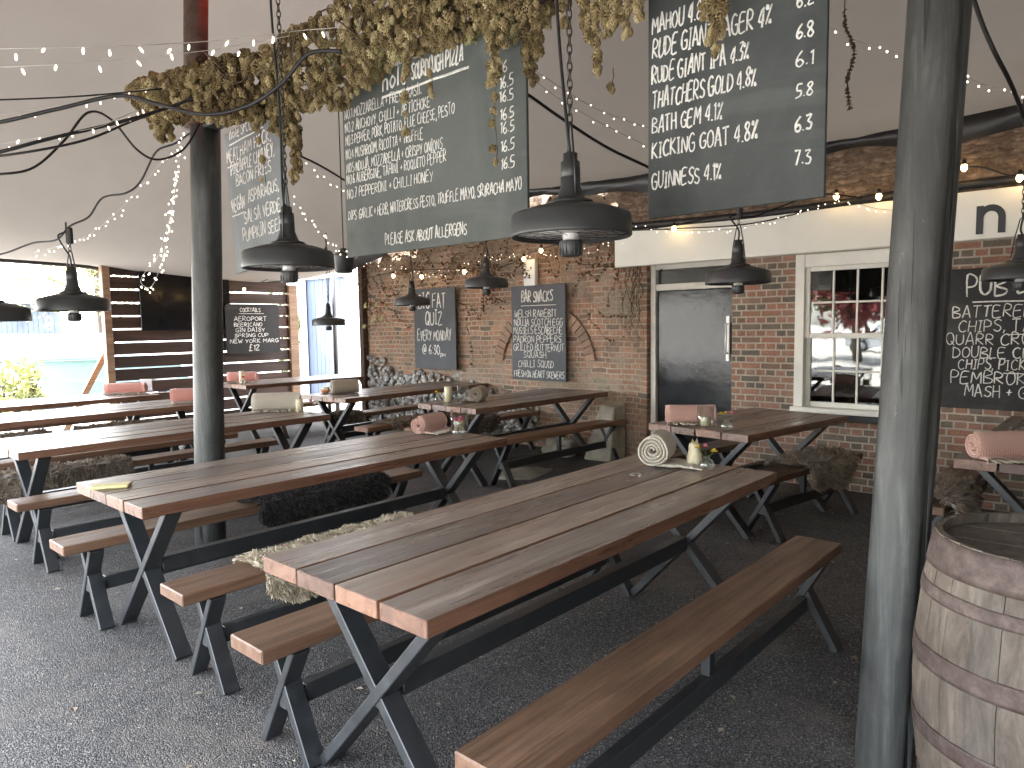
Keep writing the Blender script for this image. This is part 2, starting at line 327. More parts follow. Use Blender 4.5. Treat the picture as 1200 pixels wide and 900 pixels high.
M['beige_cloth'] = cloth('beige blanket', (.26, .21, .155), (.46, .39, .31))
M['fringe'] = plain('cream fringe', (.62, .57, .47), .95, var=.2, scale=30)
def fur(name, lo, hi):
    t = NT(name); c = t.ramp(t.attr('tint'), [(0, lo), (1, hi)]); return t.set(c, .85, Sheen_Weight=.4, Specular_IOR_Level=.2)
M['fur_cream'] = fur('cream fleece', (.25, .195, .125), (.62, .55, .41))
M['fur_brown'] = fur('brown fleece', (.085, .062, .042), (.33, .26, .19))
M['fur_dark'] = fur('dark brown fleece', (.045, .034, .026), (.16, .125, .09))
M['fur_black'] = fur('black fleece', (.006, .005, .005), (.028, .023, .021))
t = NT('dried hop cone'); c = t.ramp(t.attr('tint'), [(0, (.13, .095, .05)), (.5, (.34, .27, .145)), (.8, (.50, .42, .25)), (1, (.42, .40, .21))])
M['hop'] = t.set(c, .9, Specular_IOR_Level=.15)
M['stem'] = plain('dry stem', (.075, .05, .032), .85)
M['deadleaf'] = plain('dead leaf', (.15, .085, .042), .85, var=.5, scale=2)
M['wax'] = plain('candle wax', (.72, .66, .46), .45, var=.06, Subsurface_Weight=.15)
M['orange_bowl'] = plain('orange glaze', (.50, .22, .10), .35)
M['petal_pink'] = plain('pink petal', (.66, .22, .32), .7); M['petal_yellow'] = plain('yellow petal', (.72, .55, .06), .7)
M['petal_red'] = plain('red petal', (.55, .04, .06), .7); M['petal_white'] = plain('white petal', (.75, .72, .62), .7)
M['stalk'] = plain('green stalk', (.06, .12, .04), .7)
M['yellow_cloth'] = plain('pale yellow packet', (.58, .52, .25), .6)
M['stone'] = plain('limestone', (.36, .33, .27), .9, var=.3, scale=7, bump=.5)
M['ply'] = plain('white box plastic', (.70, .72, .72), .4, var=.04)
M['tv'] = plain('television black', (.008, .009, .011), .18, var=.1)
M['acrylic'] = plain('clear menu card', (.66, .68, .70), .3)
M['blue_door'] = plain('pale blue paint', (.055, .075, .125), .6, var=.08, scale=2)
M['whitewash'] = plain('whitewashed wall', (.62, .60, .56), .85, var=.12, scale=2, bump=.3)
M['shed'] = plain('slate blue cladding', (.085, .105, .13), .7, var=.25, scale=2)
M['roof_grey'] = plain('roof felt', (.45, .45, .44), .7)
M['teal_car'] = plain('teal car paint', (.16, .27, .285), .28, var=.03)
M['white_car'] = plain('white car paint', (.74, .75, .75), .3, var=.03)
M['tyre'] = plain('tyre rubber', (.022, .022, .024), .8)
M['rim'] = plain('wheel rim', (.5, .5, .5), .35, .8)
M['tail_lamp'] = plain('red tail lamp', (.5, .03, .02), .25)
M['car_glass'] = plain('car glass', (.42, .46, .47), .06)  # pale base colour stands in for sky reflected in the car windows
M['bark'] = plain('bark', (.07, .055, .042), .9, bump=.5)
def leafm(name, lo, hi):
    t = NT(name); c = t.ramp(t.attr('tint'), [(0, lo), (1, hi)])
    return t.set(c, .6, Specular_IOR_Level=.3)
M['leaf'] = leafm('green leaf', (.03, .055, .013), (.12, .17, .04))
M['leaf_red'] = leafm('red leaf', (.09, .02, .02), (.25, .06, .05))
M['leaf_lime'] = leafm('lime leaf', (.16, .19, .07), (.40, .40, .16))
M['debris'] = leafm('ground debris', (.10, .07, .045), (.36, .30, .23))

# ------------------------------------------------------------------ mesh builder
class MB:
    def __init__(s): s.v = []; s.f = []; s.sm = []; s.ti = []; s.mi = []
    def add(s, vs, fs, smooth=False, tint=.5, mat=None, mi=0):
        o = len(s.v)
        s.v += [tuple(mat @ Vector(p)) if mat else tuple(p) for p in vs]
        for f in fs: s.f.append([i + o for i in f]); s.sm.append(smooth); s.ti.append(tint); s.mi.append(mi)
        return s
    def box(s, lo, hi, bev=.004, mat=None, tint=.5, mi=0):
        c = [(a + b) / 2 for a, b in zip(lo, hi)]; h = [abs(b - a) / 2 for a, b in zip(lo, hi)]
        b = min(bev, min(h) * .6); vs = []; ix = {}
        for sx in (-1, 1):
            for sy in (-1, 1):
                for sz in (-1, 1):
                    for k in range(3):
                        hh = [h[j] if j == k else h[j] - b for j in range(3)]
                        ix[(sx, sy, sz, k)] = len(vs); vs.append((c[0] + sx * hh[0], c[1] + sy * hh[1], c[2] + sz * hh[2]))
        fs = []
        for k in range(3):
            i, j = [a for a in range(3) if a != k]
            for q in (-1, 1):
                ring = []
                for (a, d) in ((-1, -1), (1, -1), (1, 1), (-1, 1)):
                    sg = [0, 0, 0]; sg[k] = q; sg[i] = a; sg[j] = d; ring.append(ix[(*sg, k)])
                fs.append(ring)
            for a in (-1, 1):
                for d in (-1, 1):
                    sg = [0, 0, 0]; sg[i] = a; sg[j] = d
                    s1 = list(sg); s1[k] = -1; s2 = list(sg); s2[k] = 1
                    fs.append([ix[(*s1, i)], ix[(*s2, i)], ix[(*s2, j)], ix[(*s1, j)]])
        for sx in (-1, 1):
            for sy in (-1, 1):
                for sz in (-1, 1): fs.append([ix[(sx, sy, sz, 0)], ix[(sx, sy, sz, 1)], ix[(sx, sy, sz, 2)]])
        return s.add(vs, fs, False, tint, mat, mi)
    def bar(s, a, b, w, h, side=(1, 0, 0), bev=.003, tint=.5):
        a, b = Vector(a), Vector(b); d = (b - a); L = d.length; d.normalize()
        y = Vector(side) - d * Vector(side).dot(d); y.normalize(); z = d.cross(y)
        m = Matrix((( *[d.x, y.x, z.x], a.x), (*[d.y, y.y, z.y], a.y), (*[d.z, y.z, z.z], a.z), (0, 0, 0, 1)))
        return s.box((0, -w / 2, -h / 2), (L, w / 2, h / 2), bev, m, tint)
    def tube(s, pts, r, n=8, caps=True, flat=None, tint=.5, smooth=True):
        pts = [Vector(p) for p in pts]; m = len(pts)
        rs = r if isinstance(r, (list, tuple)) else [r] * m
        T = []
        for i in range(m):
            d = pts[min(i + 1, m - 1)] - pts[max(i - 1, 0)]
            T.append(d.normalized() if d.length > 1e-9 else Vector((0, 0, 1)))
        ref = Vector((0, 0, 1)) if abs(T[0].z) < .9 else Vector((1, 0, 0))
        if flat: ref = Vector(flat)
        nrm = (ref - T[0] * ref.dot(T[0])).normalized(); vs = []
        for i in range(m):
            if flat: nrm = Vector(flat)
            else:
                nrm = nrm - T[i] * nrm.dot(T[i])
                nrm = nrm.normalized() if nrm.length > 1e-6 else T[i].orthogonal().normalized()
            bn = T[i].cross(nrm)
            for k in range(n):
                a = 2 * math.pi * k / n
                vs.append(pts[i] + (nrm * math.cos(a) * (.35 if flat else 1) + bn * math.sin(a)) * rs[i])
        fs = []
        for i in range(m - 1):
            for k in range(n):
                k2 = (k + 1) % n; fs.append([i * n + k, i * n + k2, (i + 1) * n + k2, (i + 1) * n + k])
        if caps: fs.append(list(range(n))[::-1]); fs.append([(m - 1) * n + k for k in range(n)])
        return s.add(vs, fs, smooth, tint)
    def lathe(s, prof, n=32, c=(0, 0, 0), smooth=True, mat=None, tint=.5, close=False, wob=0.0):
        vs = []; fs = []
        for (r, z) in prof:
            for k in range(n):
                a = 2 * math.pi * k / n; q = 1 + (wob * mnoise.noise(Vector((math.cos(a) * 2, math.sin(a) * 2, z * 4))) if wob else 0)
                vs.append((c[0] + r * q * math.cos(a), c[1] + r * q * math.sin(a), c[2] + z))
        m = len(prof)
        for i in range(m - 1 if not close else m):
            for k in range(n):
                k2 = (k + 1) % n; j = (i + 1) % m; fs.append([i * n + k, i * n + k2, j * n + k2, j * n + k])
        if not close:
            if prof[0][0] > 1e-6: fs.append(list(range(n))[::-1])
            if prof[-1][0] > 1e-6: fs.append([(m - 1) * n + k for k in range(n)])
        return s.add(vs, fs, smooth, tint, mat)
    def blob(s, c, r, sc=(1, 1, 1), amp=.25, seed=0, n=10, tint=.5):
        vs = []; fs = []; st = n
        for i in range(n + 1):
            th = math.pi * i / n
            for k in range(st):
                a = 2 * math.pi * k / st; d = Vector((math.sin(th) * math.cos(a), math.sin(th) * math.sin(a), math.cos(th)))
                q = 1 + amp * mnoise.noise(d * 1.7 + Vector((seed * 3.1, seed, 0)))
                vs.append((c[0] + d.x * r * q * sc[0], c[1] + d.y * r * q * sc[1], c[2] + d.z * r * q * sc[2]))
        for i in range(n):
            for k in range(st):
                k2 = (k + 1) % st; fs.append([i * st + k, (i + 1) * st + k, (i + 1) * st + k2, i * st + k2])
        return s.add(vs, fs, True, tint)
    def prism(s, outline, y0, y1, tint=.5, mat=None):
        n = len(outline); vs = [(x, y0, z) for x, z in outline] + [(x, y1, z) for x, z in outline]
        fs = [list(range(n)), list(range(n, 2 * n))[::-1]] + [[i, (i + 1) % n, n + (i + 1) % n, n + i] for i in range(n)]
        return s.add(vs, fs, False, tint, mat)
    def build(s, name, m, parent=None, recalc=True):
        me = bpy.data.meshes.new(name); me.from_pydata(s.v, [], s.f)
        if recalc:
            bm = bmesh.new(); bm.from_mesh(me); 
            for i, f in enumerate(bm.faces): f.index = i
            bmesh.ops.recalc_face_normals(bm, faces=bm.faces); bm.to_mesh(me); bm.free()
        me.polygons.foreach_set('use_smooth', s.sm)
        at = me.attributes.new('tint', 'FLOAT', 'FACE'); at.data.foreach_set('value', s.ti)
        for x in (m if isinstance(m, (list, tuple)) else [m]): me.materials.append(x)
        if any(s.mi): me.polygons.foreach_set('material_index', s.mi)
        me.update()
        o = bpy.data.objects.new(name, me); COL.objects.link(o)
        if parent is not None: o.parent = parent
        return o

def tag(o, label, cat, group=None, kind=None):
    if label: o['label'] = label
    if cat: o['category'] = cat
    if group: o['group'] = group
    if kind: o['kind'] = kind
    return o
def thing(name, label, cat, loc=(0, 0, 0), rz=0.0, group=None):
    o = bpy.data.objects.new(name, None); COL.objects.link(o); o.location = loc; o.rotation_euler = (0, 0, rz); o.empty_display_size = .1
    return tag(o, label, cat, group)
def dup(root, loc, rz=0.0, label=None, group=None):
    def cp(o, par):
        c = o.copy(); COL.objects.link(c)
        if par is not None: c.parent = par
        for ch in list(o.children): cp(ch, c)
        return c
    r = cp(root, None); r.location = loc; r.rotation_euler = (0, 0, rz)
    if label: r['label'] = label
    if group: r['group'] = group
    return r
def part(o, label): o['label'] = label; return o

# pixel of the photograph -> point at a chosen distance / plane (used to read off positions)
def ray(x, y): return fw + rt * ((x - 600) / F_PX) - up * ((y - 450) / F_PX)
def atX(x, y, X): d = ray(x, y); return CAM + d * (X / d.x)
def atY(x, y, Y): d = ray(x, y); return CAM + d * (Y / d.y)
def atD(x, y, D): return CAM + ray(x, y) * D
def atZ(x, y, Z): d = ray(x, y); return CAM + d * ((Z - CAM_H) / d.z)

def spline(pts, n=10):
    P = [Vector(p) for p in pts]; out = []
    for i in range(len(P) - 1):
        p0, p1, p2, p3 = P[max(i - 1, 0)], P[i], P[i + 1], P[min(i + 2, len(P) - 1)]
        for k in range(n):
            t = k / n; t2 = t * t; t3 = t2 * t
            out.append(.5 * ((2 * p1) + (p2 - p0) * t + (2 * p0 - 5 * p1 + 4 * p2 - p3) * t2 + (3 * p1 - p0 - 3 * p2 + p3) * t3))
    out.append(P[-1]); return out

# ------------------------------------------------------------------ ground
g = MB(); g.add([(-300, -300, 0), (300, -300, 0), (300, 300, 0), (-300, 300, 0)], [[0, 1, 2, 3]])
tag(g.build('ground', M['tarmac']), 'dark grey tarmac ground under the tables', 'ground', kind='structure')
g = MB()
g.add([(-200, 11.9, .004), (-1.6, 11.9, .004), (3.2, 11.9, .004), (7.2, 11.9, .004), (200, 11.9, .004), (200, 200, .004), (-200, 200, .004)], [[0, 1, 2, 3, 4, 5, 6]])
g.add([(-200, -200, .004), (-1.6, -200, .004), (-1.6, 11.9, .004), (-200, 11.9, .004)], [[0, 1, 2, 3]])
tag(g.build('car_park', M['gravel']), 'pale sunlit gravel of the car park outside the tent', 'car park', kind='structure')

# ------------------------------------------------------------------ tent
def tent_z(x, y):
    ax = 1.0
    if x > 2.5: q = min(1, (x - 2.5) / 4.3); ax = 1 - .62 * (.5 - .5 * math.cos(math.pi * q)) ** .9
    else: q = min(1, (2.5 - x) / 6.5); ax = 1 - .85 * (.5 - .5 * math.cos(math.pi * q))
    if y > 5.5: q = min(1, (y - 5.5) / 5.7); by = 1 - (.5 - .5 * math.cos(math.pi * q)) ** .85
    elif y < .6: q = min(1, (.6 - y) / 6.0); by = 1 - .9 * (.5 - .5 * math.cos(math.pi * q))
    else: by = 1 - .05 * math.sin(math.pi * (y - .6) / 4.9)
    z = 2.34 + 1.98 * ax * by
    if y > 9.5: z += (.16 - .030 * (x - 2.0)) * min(1, (y - 9.5) / 1.7) - .10 * math.sin(math.pi * max(0, min(1, (x - 3.6) / 3.2))) * min(1, (y - 9.5) / 1.7)
    if x < .55: q = (.55 - x) / 1.65; z -= 1.25 * q * q * (3 - 2 * q) * max(.25, min(1, by))     # the front hem is pulled down to its pegs
    return z + .012 * math.sin(x * 1.3 + y * .9)
tent = thing('tent_canopy', 'beige stretch tent roof spread over all the tables', 'tent')
NX, NY = 60, 70; X0, X1, Y0, Y1 = -1.1, 6.78, -5.4, 11.25
g = MB(); vs = []; fs = []
for i in range(NX + 1):
    for j in range(NY + 1):
        x = X0 + (X1 - X0) * i / NX; y = Y0 + (Y1 - Y0) * j / NY; vs.append((x, y, tent_z(x, y)))
for i in range(NX):
    for j in range(NY): a = i * (NY + 1) + j; fs.append([a, a + 1, a + NY + 2, a + NY + 1])
g.add(vs, fs, True); g.build('fabric', M['tent'], tent)
# hem along the open left side and the black flashing where the tent meets the pub wall
g = MB(); g.tube([(x, 11.25, tent_z(x, 11.25) - .02) for x in [X0 + (X1 - X0) * i / 40 for i in range(41)]], .03, 8); g.build('hem', M['tarp'], tent)
g = MB(); vs = []; fs = []; n = 90
for i in range(n + 1):
    y = -5.0 + 14.1 * i / n; zt = tent_z(6.6, y) + .03
    drop = .17 + .05 * math.sin(y * 2.1) + .03 * math.sin(y * 5.3 + 1)
    w = .03 * math.sin(y * 7.7) + .02 * math.sin(y * 17)
    vs += [(6.60, y, zt), (6.55 + w, y, zt - drop * .3), (6.57 - w * .7, y, zt - drop * .65), (6.61, y, zt - drop)]
for i in range(n):
    for k in range(3): a = i * 4 + k; fs.append([a, a + 1, a + 5, a + 4])
g.add(vs, fs, True); g.build('black_flashing', M['tarp'], tent)

# ------------------------------------------------------------------ pub building
pub = thing('pub_building', 'brick pub wall with white fascia, black door and white sash window', 'building', (6.65, 0, 0))
WX = .34  # wall thickness
DV0, DV1 = 3.02, 4.06     # door opening in Y
WV0, WV1, WZ0, WZ1 = 1.36, 2.41, .68, 2.12
g = MB()
def wallbox(y0, y1, z0, z1, x0=0.0, x1=WX): g.box((x0, y0, z0), (x1, y1, z1), .002)
wallbox(-9, WV0, 0, 2.5); wallbox(WV1, DV0, 0, 2.5); wallbox(WV0, WV1, 0, WZ0); wallbox(WV0, WV1, WZ1, 2.5); wallbox(DV0, DV1, 2.16, 2.5)
wl_ = g.build('wall', M['brick'], pub)
g = MB(); g.box((-.02, -9, 2.505), (WX, 4.33, 3.6), .01); g.build('upper_wall', M['rubble'], pub)
g = MB(); g.box((-.075, -9, 2.125), (-.004, 4.33, 2.50), .006); fas = g.build('fascia', M['fascia'], pub)
g = MB(); g.tube([(-.06, y, 2.535 + .02 * math.sin(y * 1.7)) for y in [-9 + 13.3 * i / 60 for i in range(61)]], .035, 10); g.build('gutter_pipe', M['cable'], pub)
# the painted n
def n_outline():
    # x right, z up, in units of x-height 1
    o = [(0, 0), (.24, 0), (.24, .55)]
    for k in range(7): a = math.pi - math.pi * k / 6; o.append((.48 + .24 * math.cos(a) * 1.0 if k else .24, .55 + .25 * math.sin(a)))
    o += [(.72, 0), (.96, 0)]
    o.append((.96, .58))
    for k in range(1, 7): a = math.pi * .5 * k / 6; o.append((.60 + .36 * math.cos(a), .60 + .42 * math.sin(a)))
    o += [(.45, 1.0), (.32, .94), (.235, .85), (.235, 1.0), (0, 1.0)]
    return o
g = MB(); k = .215; mt = Matrix.Translation((-.0765, 1.008, 2.165)) @ Matrix.Rotation(R(-90), 4, 'Z')
ol = [(x * k * .92, z * k) for x, z in n_outline()]
# split into quads by strips so the concave outline triangulates cleanly
g.prism([(0, 0), (.24 * k * .92, 0), (.24 * k * .92, k), (0, k)], -.004, .001, mat=mt)
arc_i = [(.48 + .24 * math.cos(math.pi - math.pi * q / 10), .55 + .24 * math.sin(math.pi - math.pi * q / 10)) for q in range(11)]
arc_o = [(.235 + .0 * q, .80) if q == 0 else (.48 + .48 * math.cos(math.pi * .9 - math.pi * .9 * q / 10), .56 + .46 * math.sin(math.pi * .9 - math.pi * .9 * q / 10)) for q in range(11)]
for q in range(10):
    g.prism([(x * k * .92, z * k) for x, z in (arc_i[q], arc_i[q + 1], arc_o[q + 1], arc_o[q])], -.0038, .0008, mat=mt)
g.prism([(x * k * .92, z * k) for x, z in ((.72, 0), (.96, 0), (.96, .56), (.72, .55))], -.0041, .0006, mat=mt)
g.build('letter_n', M['letter'], fas)
# door
DX = .27
g = MB()
g.box((DX - .07, DV0 + .012, 0), (DX + .03, DV0 + .085, 2.15), .004); g.box((DX - .07, DV1 - .075, 0), (DX + .03, DV1 - .012, 2.15), .004)
g.box((DX - .065, DV0 + .086, 1.865), (DX + .03, DV1 - .076, 1.935), .004); g.box((DX - .065, DV0 + .086, 2.09), (DX + .03, DV1 - .076, 2.152), .004)
dfr = g.build('door_frame', M['cream_frame'], pub)
g = MB(); g.box((DX - .03, DV0 + .09, .01), (DX + .02, DV1 - .08, 1.86), .004)
leaf = g.build('door', M['black_door'], pub)
g = MB()
g.box((DX - .05, DV0 + .125, 1.12), (DX - .0315, DV0 + .165, 1.58), .004)
g.tube([(DX - .055, DV0 + .145, 1.2), (DX - .09, DV0 + .145, 1.2), (DX - .09, DV0 + .145, 1.5), (DX - .055, DV0 + .145, 1.5)], .011, 8)
g.build('handle', M['reflector'], leaf)
g = MB(); g.box((DX - .01, DV0 + .088, 1.938), (DX, DV1 - .078, 2.088), .001); g.build('fanlight', M['pane'], pub)
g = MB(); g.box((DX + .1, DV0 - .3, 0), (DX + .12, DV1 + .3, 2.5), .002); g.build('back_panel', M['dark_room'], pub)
# sash window
win = MB()
FW = .085
win.box((-.015, WV1 - FW, WZ0 + .05), (.09, WV1 - .002, WZ1 - .002), .004); win.box((-.015, WV0 + .002, WZ0 + .05), (.09, WV0 + FW, WZ1 - .002), .004)
win.box((-.013, WV0 + FW + .001, WZ1 - .12), (.09, WV1 - FW - .001, WZ1 - .004), .004)
win.box((-.05, WV0 - .03, WZ0 + .002), (.09, WV1 + .02, WZ0 + .049), .005)
wo = win.build('window', M['white_paint'], pub)
iy0, iy1, iz0, iz1 = WV0 + FW, WV1 - FW, WZ0 + .05, WZ1 - .12
zm = (iz0 + iz1) / 2
def sash(z0, z1, x):
    s = MB()
    s.box((x, iy0 + .001, z0), (x + .04, iy0 + .04, z1), .004); s.box((x, iy1 - .04, z0), (x + .04, iy1 - .001, z1), .004)
    s.box((x, iy0 + .041, z0), (x + .04, iy1 - .041, z0 + .045), .004); s.box((x, iy0 + .041, z1 - .038), (x + .04, iy1 - .041, z1), .004)
    ww = (iy1 - iy0 - .082)
    for q in (1, 2, 3): s.box((x + .006, iy0 + .041 + ww * q / 4 - .009, z0 + .046), (x + .034, iy0 + .041 + ww * q / 4 + .009, z1 - .039), .003)
    zc = (z0 + z1) / 2
    for q in range(4): s.box((x + .008, iy0 + .041 + ww * q / 4 + .0095, zc - .009), (x + .032, iy0 + .041 + ww * (q + 1) / 4 - .0095, zc + .009), .003)
    so_ = s.build('sash', M['white_paint'], wo)
    p = MB(); p.box((x + .017, iy0 + .03, z0 + .03), (x + .021, iy1 - .03, z1 - .03), .0005); p.build('pane', M['pane'], wo)
sash(zm - .005, iz1, .018); sash(iz0, zm + .03, .062)
g = MB(); g.box((-.07, WV0 - .06, WZ0 - .055), (.1, WV1 + .05, WZ0 - .001), .006); g.build('sill', M['letter'], pub)
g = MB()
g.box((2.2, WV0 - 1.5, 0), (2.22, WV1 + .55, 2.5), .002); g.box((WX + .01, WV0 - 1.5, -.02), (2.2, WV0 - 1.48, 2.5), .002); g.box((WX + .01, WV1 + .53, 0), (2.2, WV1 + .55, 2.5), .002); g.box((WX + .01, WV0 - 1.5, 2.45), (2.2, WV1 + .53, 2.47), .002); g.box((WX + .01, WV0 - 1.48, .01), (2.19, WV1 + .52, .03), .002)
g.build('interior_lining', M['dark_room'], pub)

# ------------------------------------------------------------------ old garden wall
old = thing('brick_wall', 'old red brick and flint garden wall behind the far tables', 'wall', (6.80, 0, 0))
g = MB(); vs = []; fs = []; n1, n2 = 110, 64; ya, yb, H = 4.065, 9.10, 3.3
for i in range(n1 + 1):
    for j in range(n2 + 1):
        y = ya + (yb - ya) * i / n1; z = H * j / n2
        d = .028 * mnoise.noise(Vector((y * 1.7, z * 1.7, 3))) + .02 * mnoise.noise(Vector((y * 6, z * 6, 9)))
        if z > 2.2: d += .05 * mnoise.noise(Vector((y * 4, z * 4, 1)))
        vs.append((-d if i not in (0,) else -d * .3, y, z))
for i in range(n1):
    for j in range(n2): a = i * (n2 + 1) + j; fs.append([a, a + 1, a + n2 + 2, a + n2 + 1])
g.add(vs, fs, True)
b0 = len(g.v); g.add([(0, ya, 0), (.42, ya, 0), (.42, ya, H), (0, ya, H), (0, yb, 0), (.42, yb, 0), (.42, yb, H), (0, yb, H)], [[0, 1, 2, 3], [4, 5, 6, 7], [1, 5, 6, 2], [3, 2, 6, 7]])
ow = g.build('masonry', M['old_brick'], old, recalc=False)
g = MB(); ca, cz = 5.52, .98   # relieving arch of brick on edge
for q in range(25):
    a0 = R(8 + 164 * q / 25); a1 = R(8 + 164 * (q + .88) / 25); r0, r1 = .66, .80
    o = [(ca + r * math.cos(a), cz + r * math.sin(a) * 1.0) for r, a in ((r0, a0), (r1, a0), (r1, a1), (r0, a1))]
    x = -.028 - .012 * random.random()
    g.add([(x, y, z) for y, z in o] + [(.02, y, z) for y, z in o], [[0, 1, 2, 3], [0, 1, 5, 4], [1, 2, 6, 5], [2, 3, 7, 6], [3, 0, 4, 7]], False, random.random())
t = NT('arch brick'); t.bump(t.noise(t.co(), 50, 5), .5, .006)
arch_m = t.set(t.mix(1.0, t.ramp(t.attr(), [(0, (.22, .165, .13)), (.5, (.33, .22, .16)), (1, (.40, .27, .195))]), t.ramp(t.noise(t.co(), 40, 5, .7), [(.3, .6), (.7, 1.2)]), 'MULTIPLY'), .9)
g.build('arch', arch_m, old)
g = MB(); rr = random.Random(5)     # flints standing proud at the foot
for k in range(1100):
    y = rr.uniform(5.6, 9.0); z = rr.uniform(.05, 1.05)
    if z > .66 + .32 * mnoise.noise(Vector((y * 1.4, 2, 0))) + .12 * (y - 6): continue
    g.blob((-.03, y, z), rr.uniform(.025, .055), (.55, 1, .8), .5, k, 6, rr.random())
t = NT('flint'); fc = t.ramp(t.attr(), [(0, (.15, .145, .14)), (.4, (.40, .39, .37)), (1, (.54, .525, .49))])
fc = t.mix(t.ramp(t.noise(t.co(), 30, 4, .7), [(.45, 0), (.6, .8)]), fc, (.10, .10, .105)); g.build('flint', t.set(fc, .6), old); 
g = MB(); g.box((-.10, 9.02, 0), (.05, 9.12, 3.0), .006); g.build('timber_edge', M['slat'], old)

# unseen boarded wall, added to keep light off the right side
sw = thing('light_blocking_wall', 'dark boarded wall added out of view to cut light from the right', 'building', (0, -2.6, 0))
g = MB()
for i in range(44): g.box((-1.6 + i * .187, -.12 - .004 * (i % 2), 0), (-1.6 + i * .187 + .184, .0, 3.4), .004, tint=random.random())
g.build('wall', M['slat'], sw)

# dead creeper on the old wall
cr = thing('creeper', 'leafless brown creeper with dead leaves clinging along the top of the old brick wall', 'plant', (6.74, 0, 0))
g = MB(); lf = MB(); rr = random.Random(8)
for k in range(170):
    y = rr.uniform(4.1, 9.0); z = rr.uniform(1.6, 2.75) if k % 3 else rr.uniform(2.1, 2.8); p = Vector((rr.uniform(-.05, -.02), y, z)); pts = [p.copy()]; a = rr.uniform(0, 6.28)
    for q in range(rr.randint(6, 16)):
        a += rr.uniform(-.7, .7); p = p + Vector((rr.uniform(-.008, .008), math.cos(a) * .05, math.sin(a) * .05 - .008)); p.x = max(-.09, min(-.01, p.x))
        if p.z < 2.08 and (5.0 < p.y < 6.06 or 6.88 < p.y < 7.9): break
        pts.append(p.copy())
    if len(pts) < 3: continue
    g.tube(pts, [.003 * (1 - i / len(pts)) + .0008 for i in range(len(pts))], 4)
    for q in range(rr.randint(8, 26)):
        c = pts[rr.randrange(len(pts))]; s_ = rr.uniform(.012, .032); rot = Matrix.Rotation(rr.uniform(0, 6.28), 3, Vector((rr.uniform(-1, 1), rr.uniform(-1, 1), rr.uniform(-1, 1))).normalized())
        lf.add([c + rot @ Vector(v) * s_ + Vector((-.02, 0, 0)) for v in ((-1, 0, 0), (0, .55, .15), (1, 0, 0), (0, -.55, .15))], [[0, 1, 2], [0, 2, 3]], False, rr.random())
g.build('stem', M['stem'], cr); lf.build('leaves', M['deadleaf'], cr)
vine = MB(); lf = MB()
for k in range(10):
    p = Vector((-.03, 4.02 + rr.uniform(-.1, .35), rr.uniform(2.1, 2.4))); pts = [p.copy()]
    for q in range(22): p = p + Vector((rr.uniform(-.012, .01), rr.uniform(-.035, .04), -rr.uniform(.02, .06))); p.x = max(-.07, min(-.015, p.x)); p.y = max(4.05, p.y); pts.append(p.copy())
    vine.tube(pts, [.005 * (1 - i / 24) + .001 for i in range(len(pts))], 4)
    for q in range(14):
        c = pts[rr.randrange(len(pts))]; s_ = rr.uniform(.01, .022)
        rot = Matrix.Rotation(rr.uniform(0, 6.28), 3, Vector((rr.uniform(-1, 1), rr.uniform(-1, 1), rr.uniform(-1, 1))).normalized())
        lf.add([c + rot @ Vector(v) * s_ for v in ((-1, 0, 0), (0, .6, .2), (1, 0, 0), (0, -.6, .2))], [[0, 1, 2], [0, 2, 3]], False, rr.random())
vo_ = thing('creeper', 'thin bare vine hanging down the brickwork just left of the black door', 'plant', (6.74, 0, 0))
vine.build('stem', M['stem'], vo_); lf.build('leaves', M['leaf_lime'], vo_)
yl = MB()
for (px, py) in ((428, 358), (440, 357), (436, 375), (427, 382), (447, 373)):
    c = atX(px, py, 6.66)
    for q in range(5):
        rot = Matrix.Rotation(rr.uniform(0, 6.28), 3, 'X'); yl.add([c + Vector((0, rr.uniform(-.03, .03), rr.uniform(-.03, .03))) + rot @ Vector(v) * .035 for v in ((0, -1, 0), (-.1, 0, .6), (0, 1, 0), (-.1, 0, -.6))], [[0, 1, 2], [0, 2, 3]], False, rr.uniform(.5, 1))
tag(yl.build('young_leaves', M['leaf_lime']), 'few lime green young leaves on the far end of the old brick wall', 'plant')

# ------------------------------------------------------------------ slatted timber screen
SY = 11.0
scr = thing('slat_screen', 'dark brown horizontal slatted timber screen behind the television', 'screen', (0, SY, 0))
g = MB(); z = .05; i = 0
while z < 2.34:
    top = min(z + .168, 2.52)
    g.box((3.80, -.012 + .004 * (i % 3), z), (6.60, .018, top), .003, tint=random.random()); z = top + .017 + random.random() * .007; i += 1
g.build('slats', M['slat'], scr)
g = MB(); g.box((3.70, -.06, 0), (3.80, .06, 2.46), .005); g.build('post', M['raw_timber'], scr)
g = MB(); g.box((6.60, -.07, 0), (6.76, .06, 2.26), .005); g.build('post', M['raw_timber'], scr)
g = MB(); g.box((5.1, .02, 0), (5.2, .1, 2.3), .005); g.build('post', M['slat'], scr)
br = MB(); br.bar((3.22, 11.45, .02), (3.95, 11.25, 1.5), .08, .05); tag(br.build('timber_brace', M['raw_timber']), 'diagonal raw timber prop leaning at the left end of the slatted screen', 'prop')
tv = thing('television', 'large black flat television mounted on the slatted screen', 'television', (4.84, SY - .10, 1.95))
g = MB(); g.box((-.68, -.03, -.43), (.68, .03, .43), .008); g.build('casing', M['tv'], tv)
g = MB(); g.box((-.66, -.0325, -.405), (.66, -.0305, .415), .0005); g.build('display', plain('screen black', (.006, .007, .009), .12, var=.1), tv)
g = MB(); g.box((-.1, .03, -.1), (.1, .08, .1), .004); g.build('bracket', M['steel'], tv)

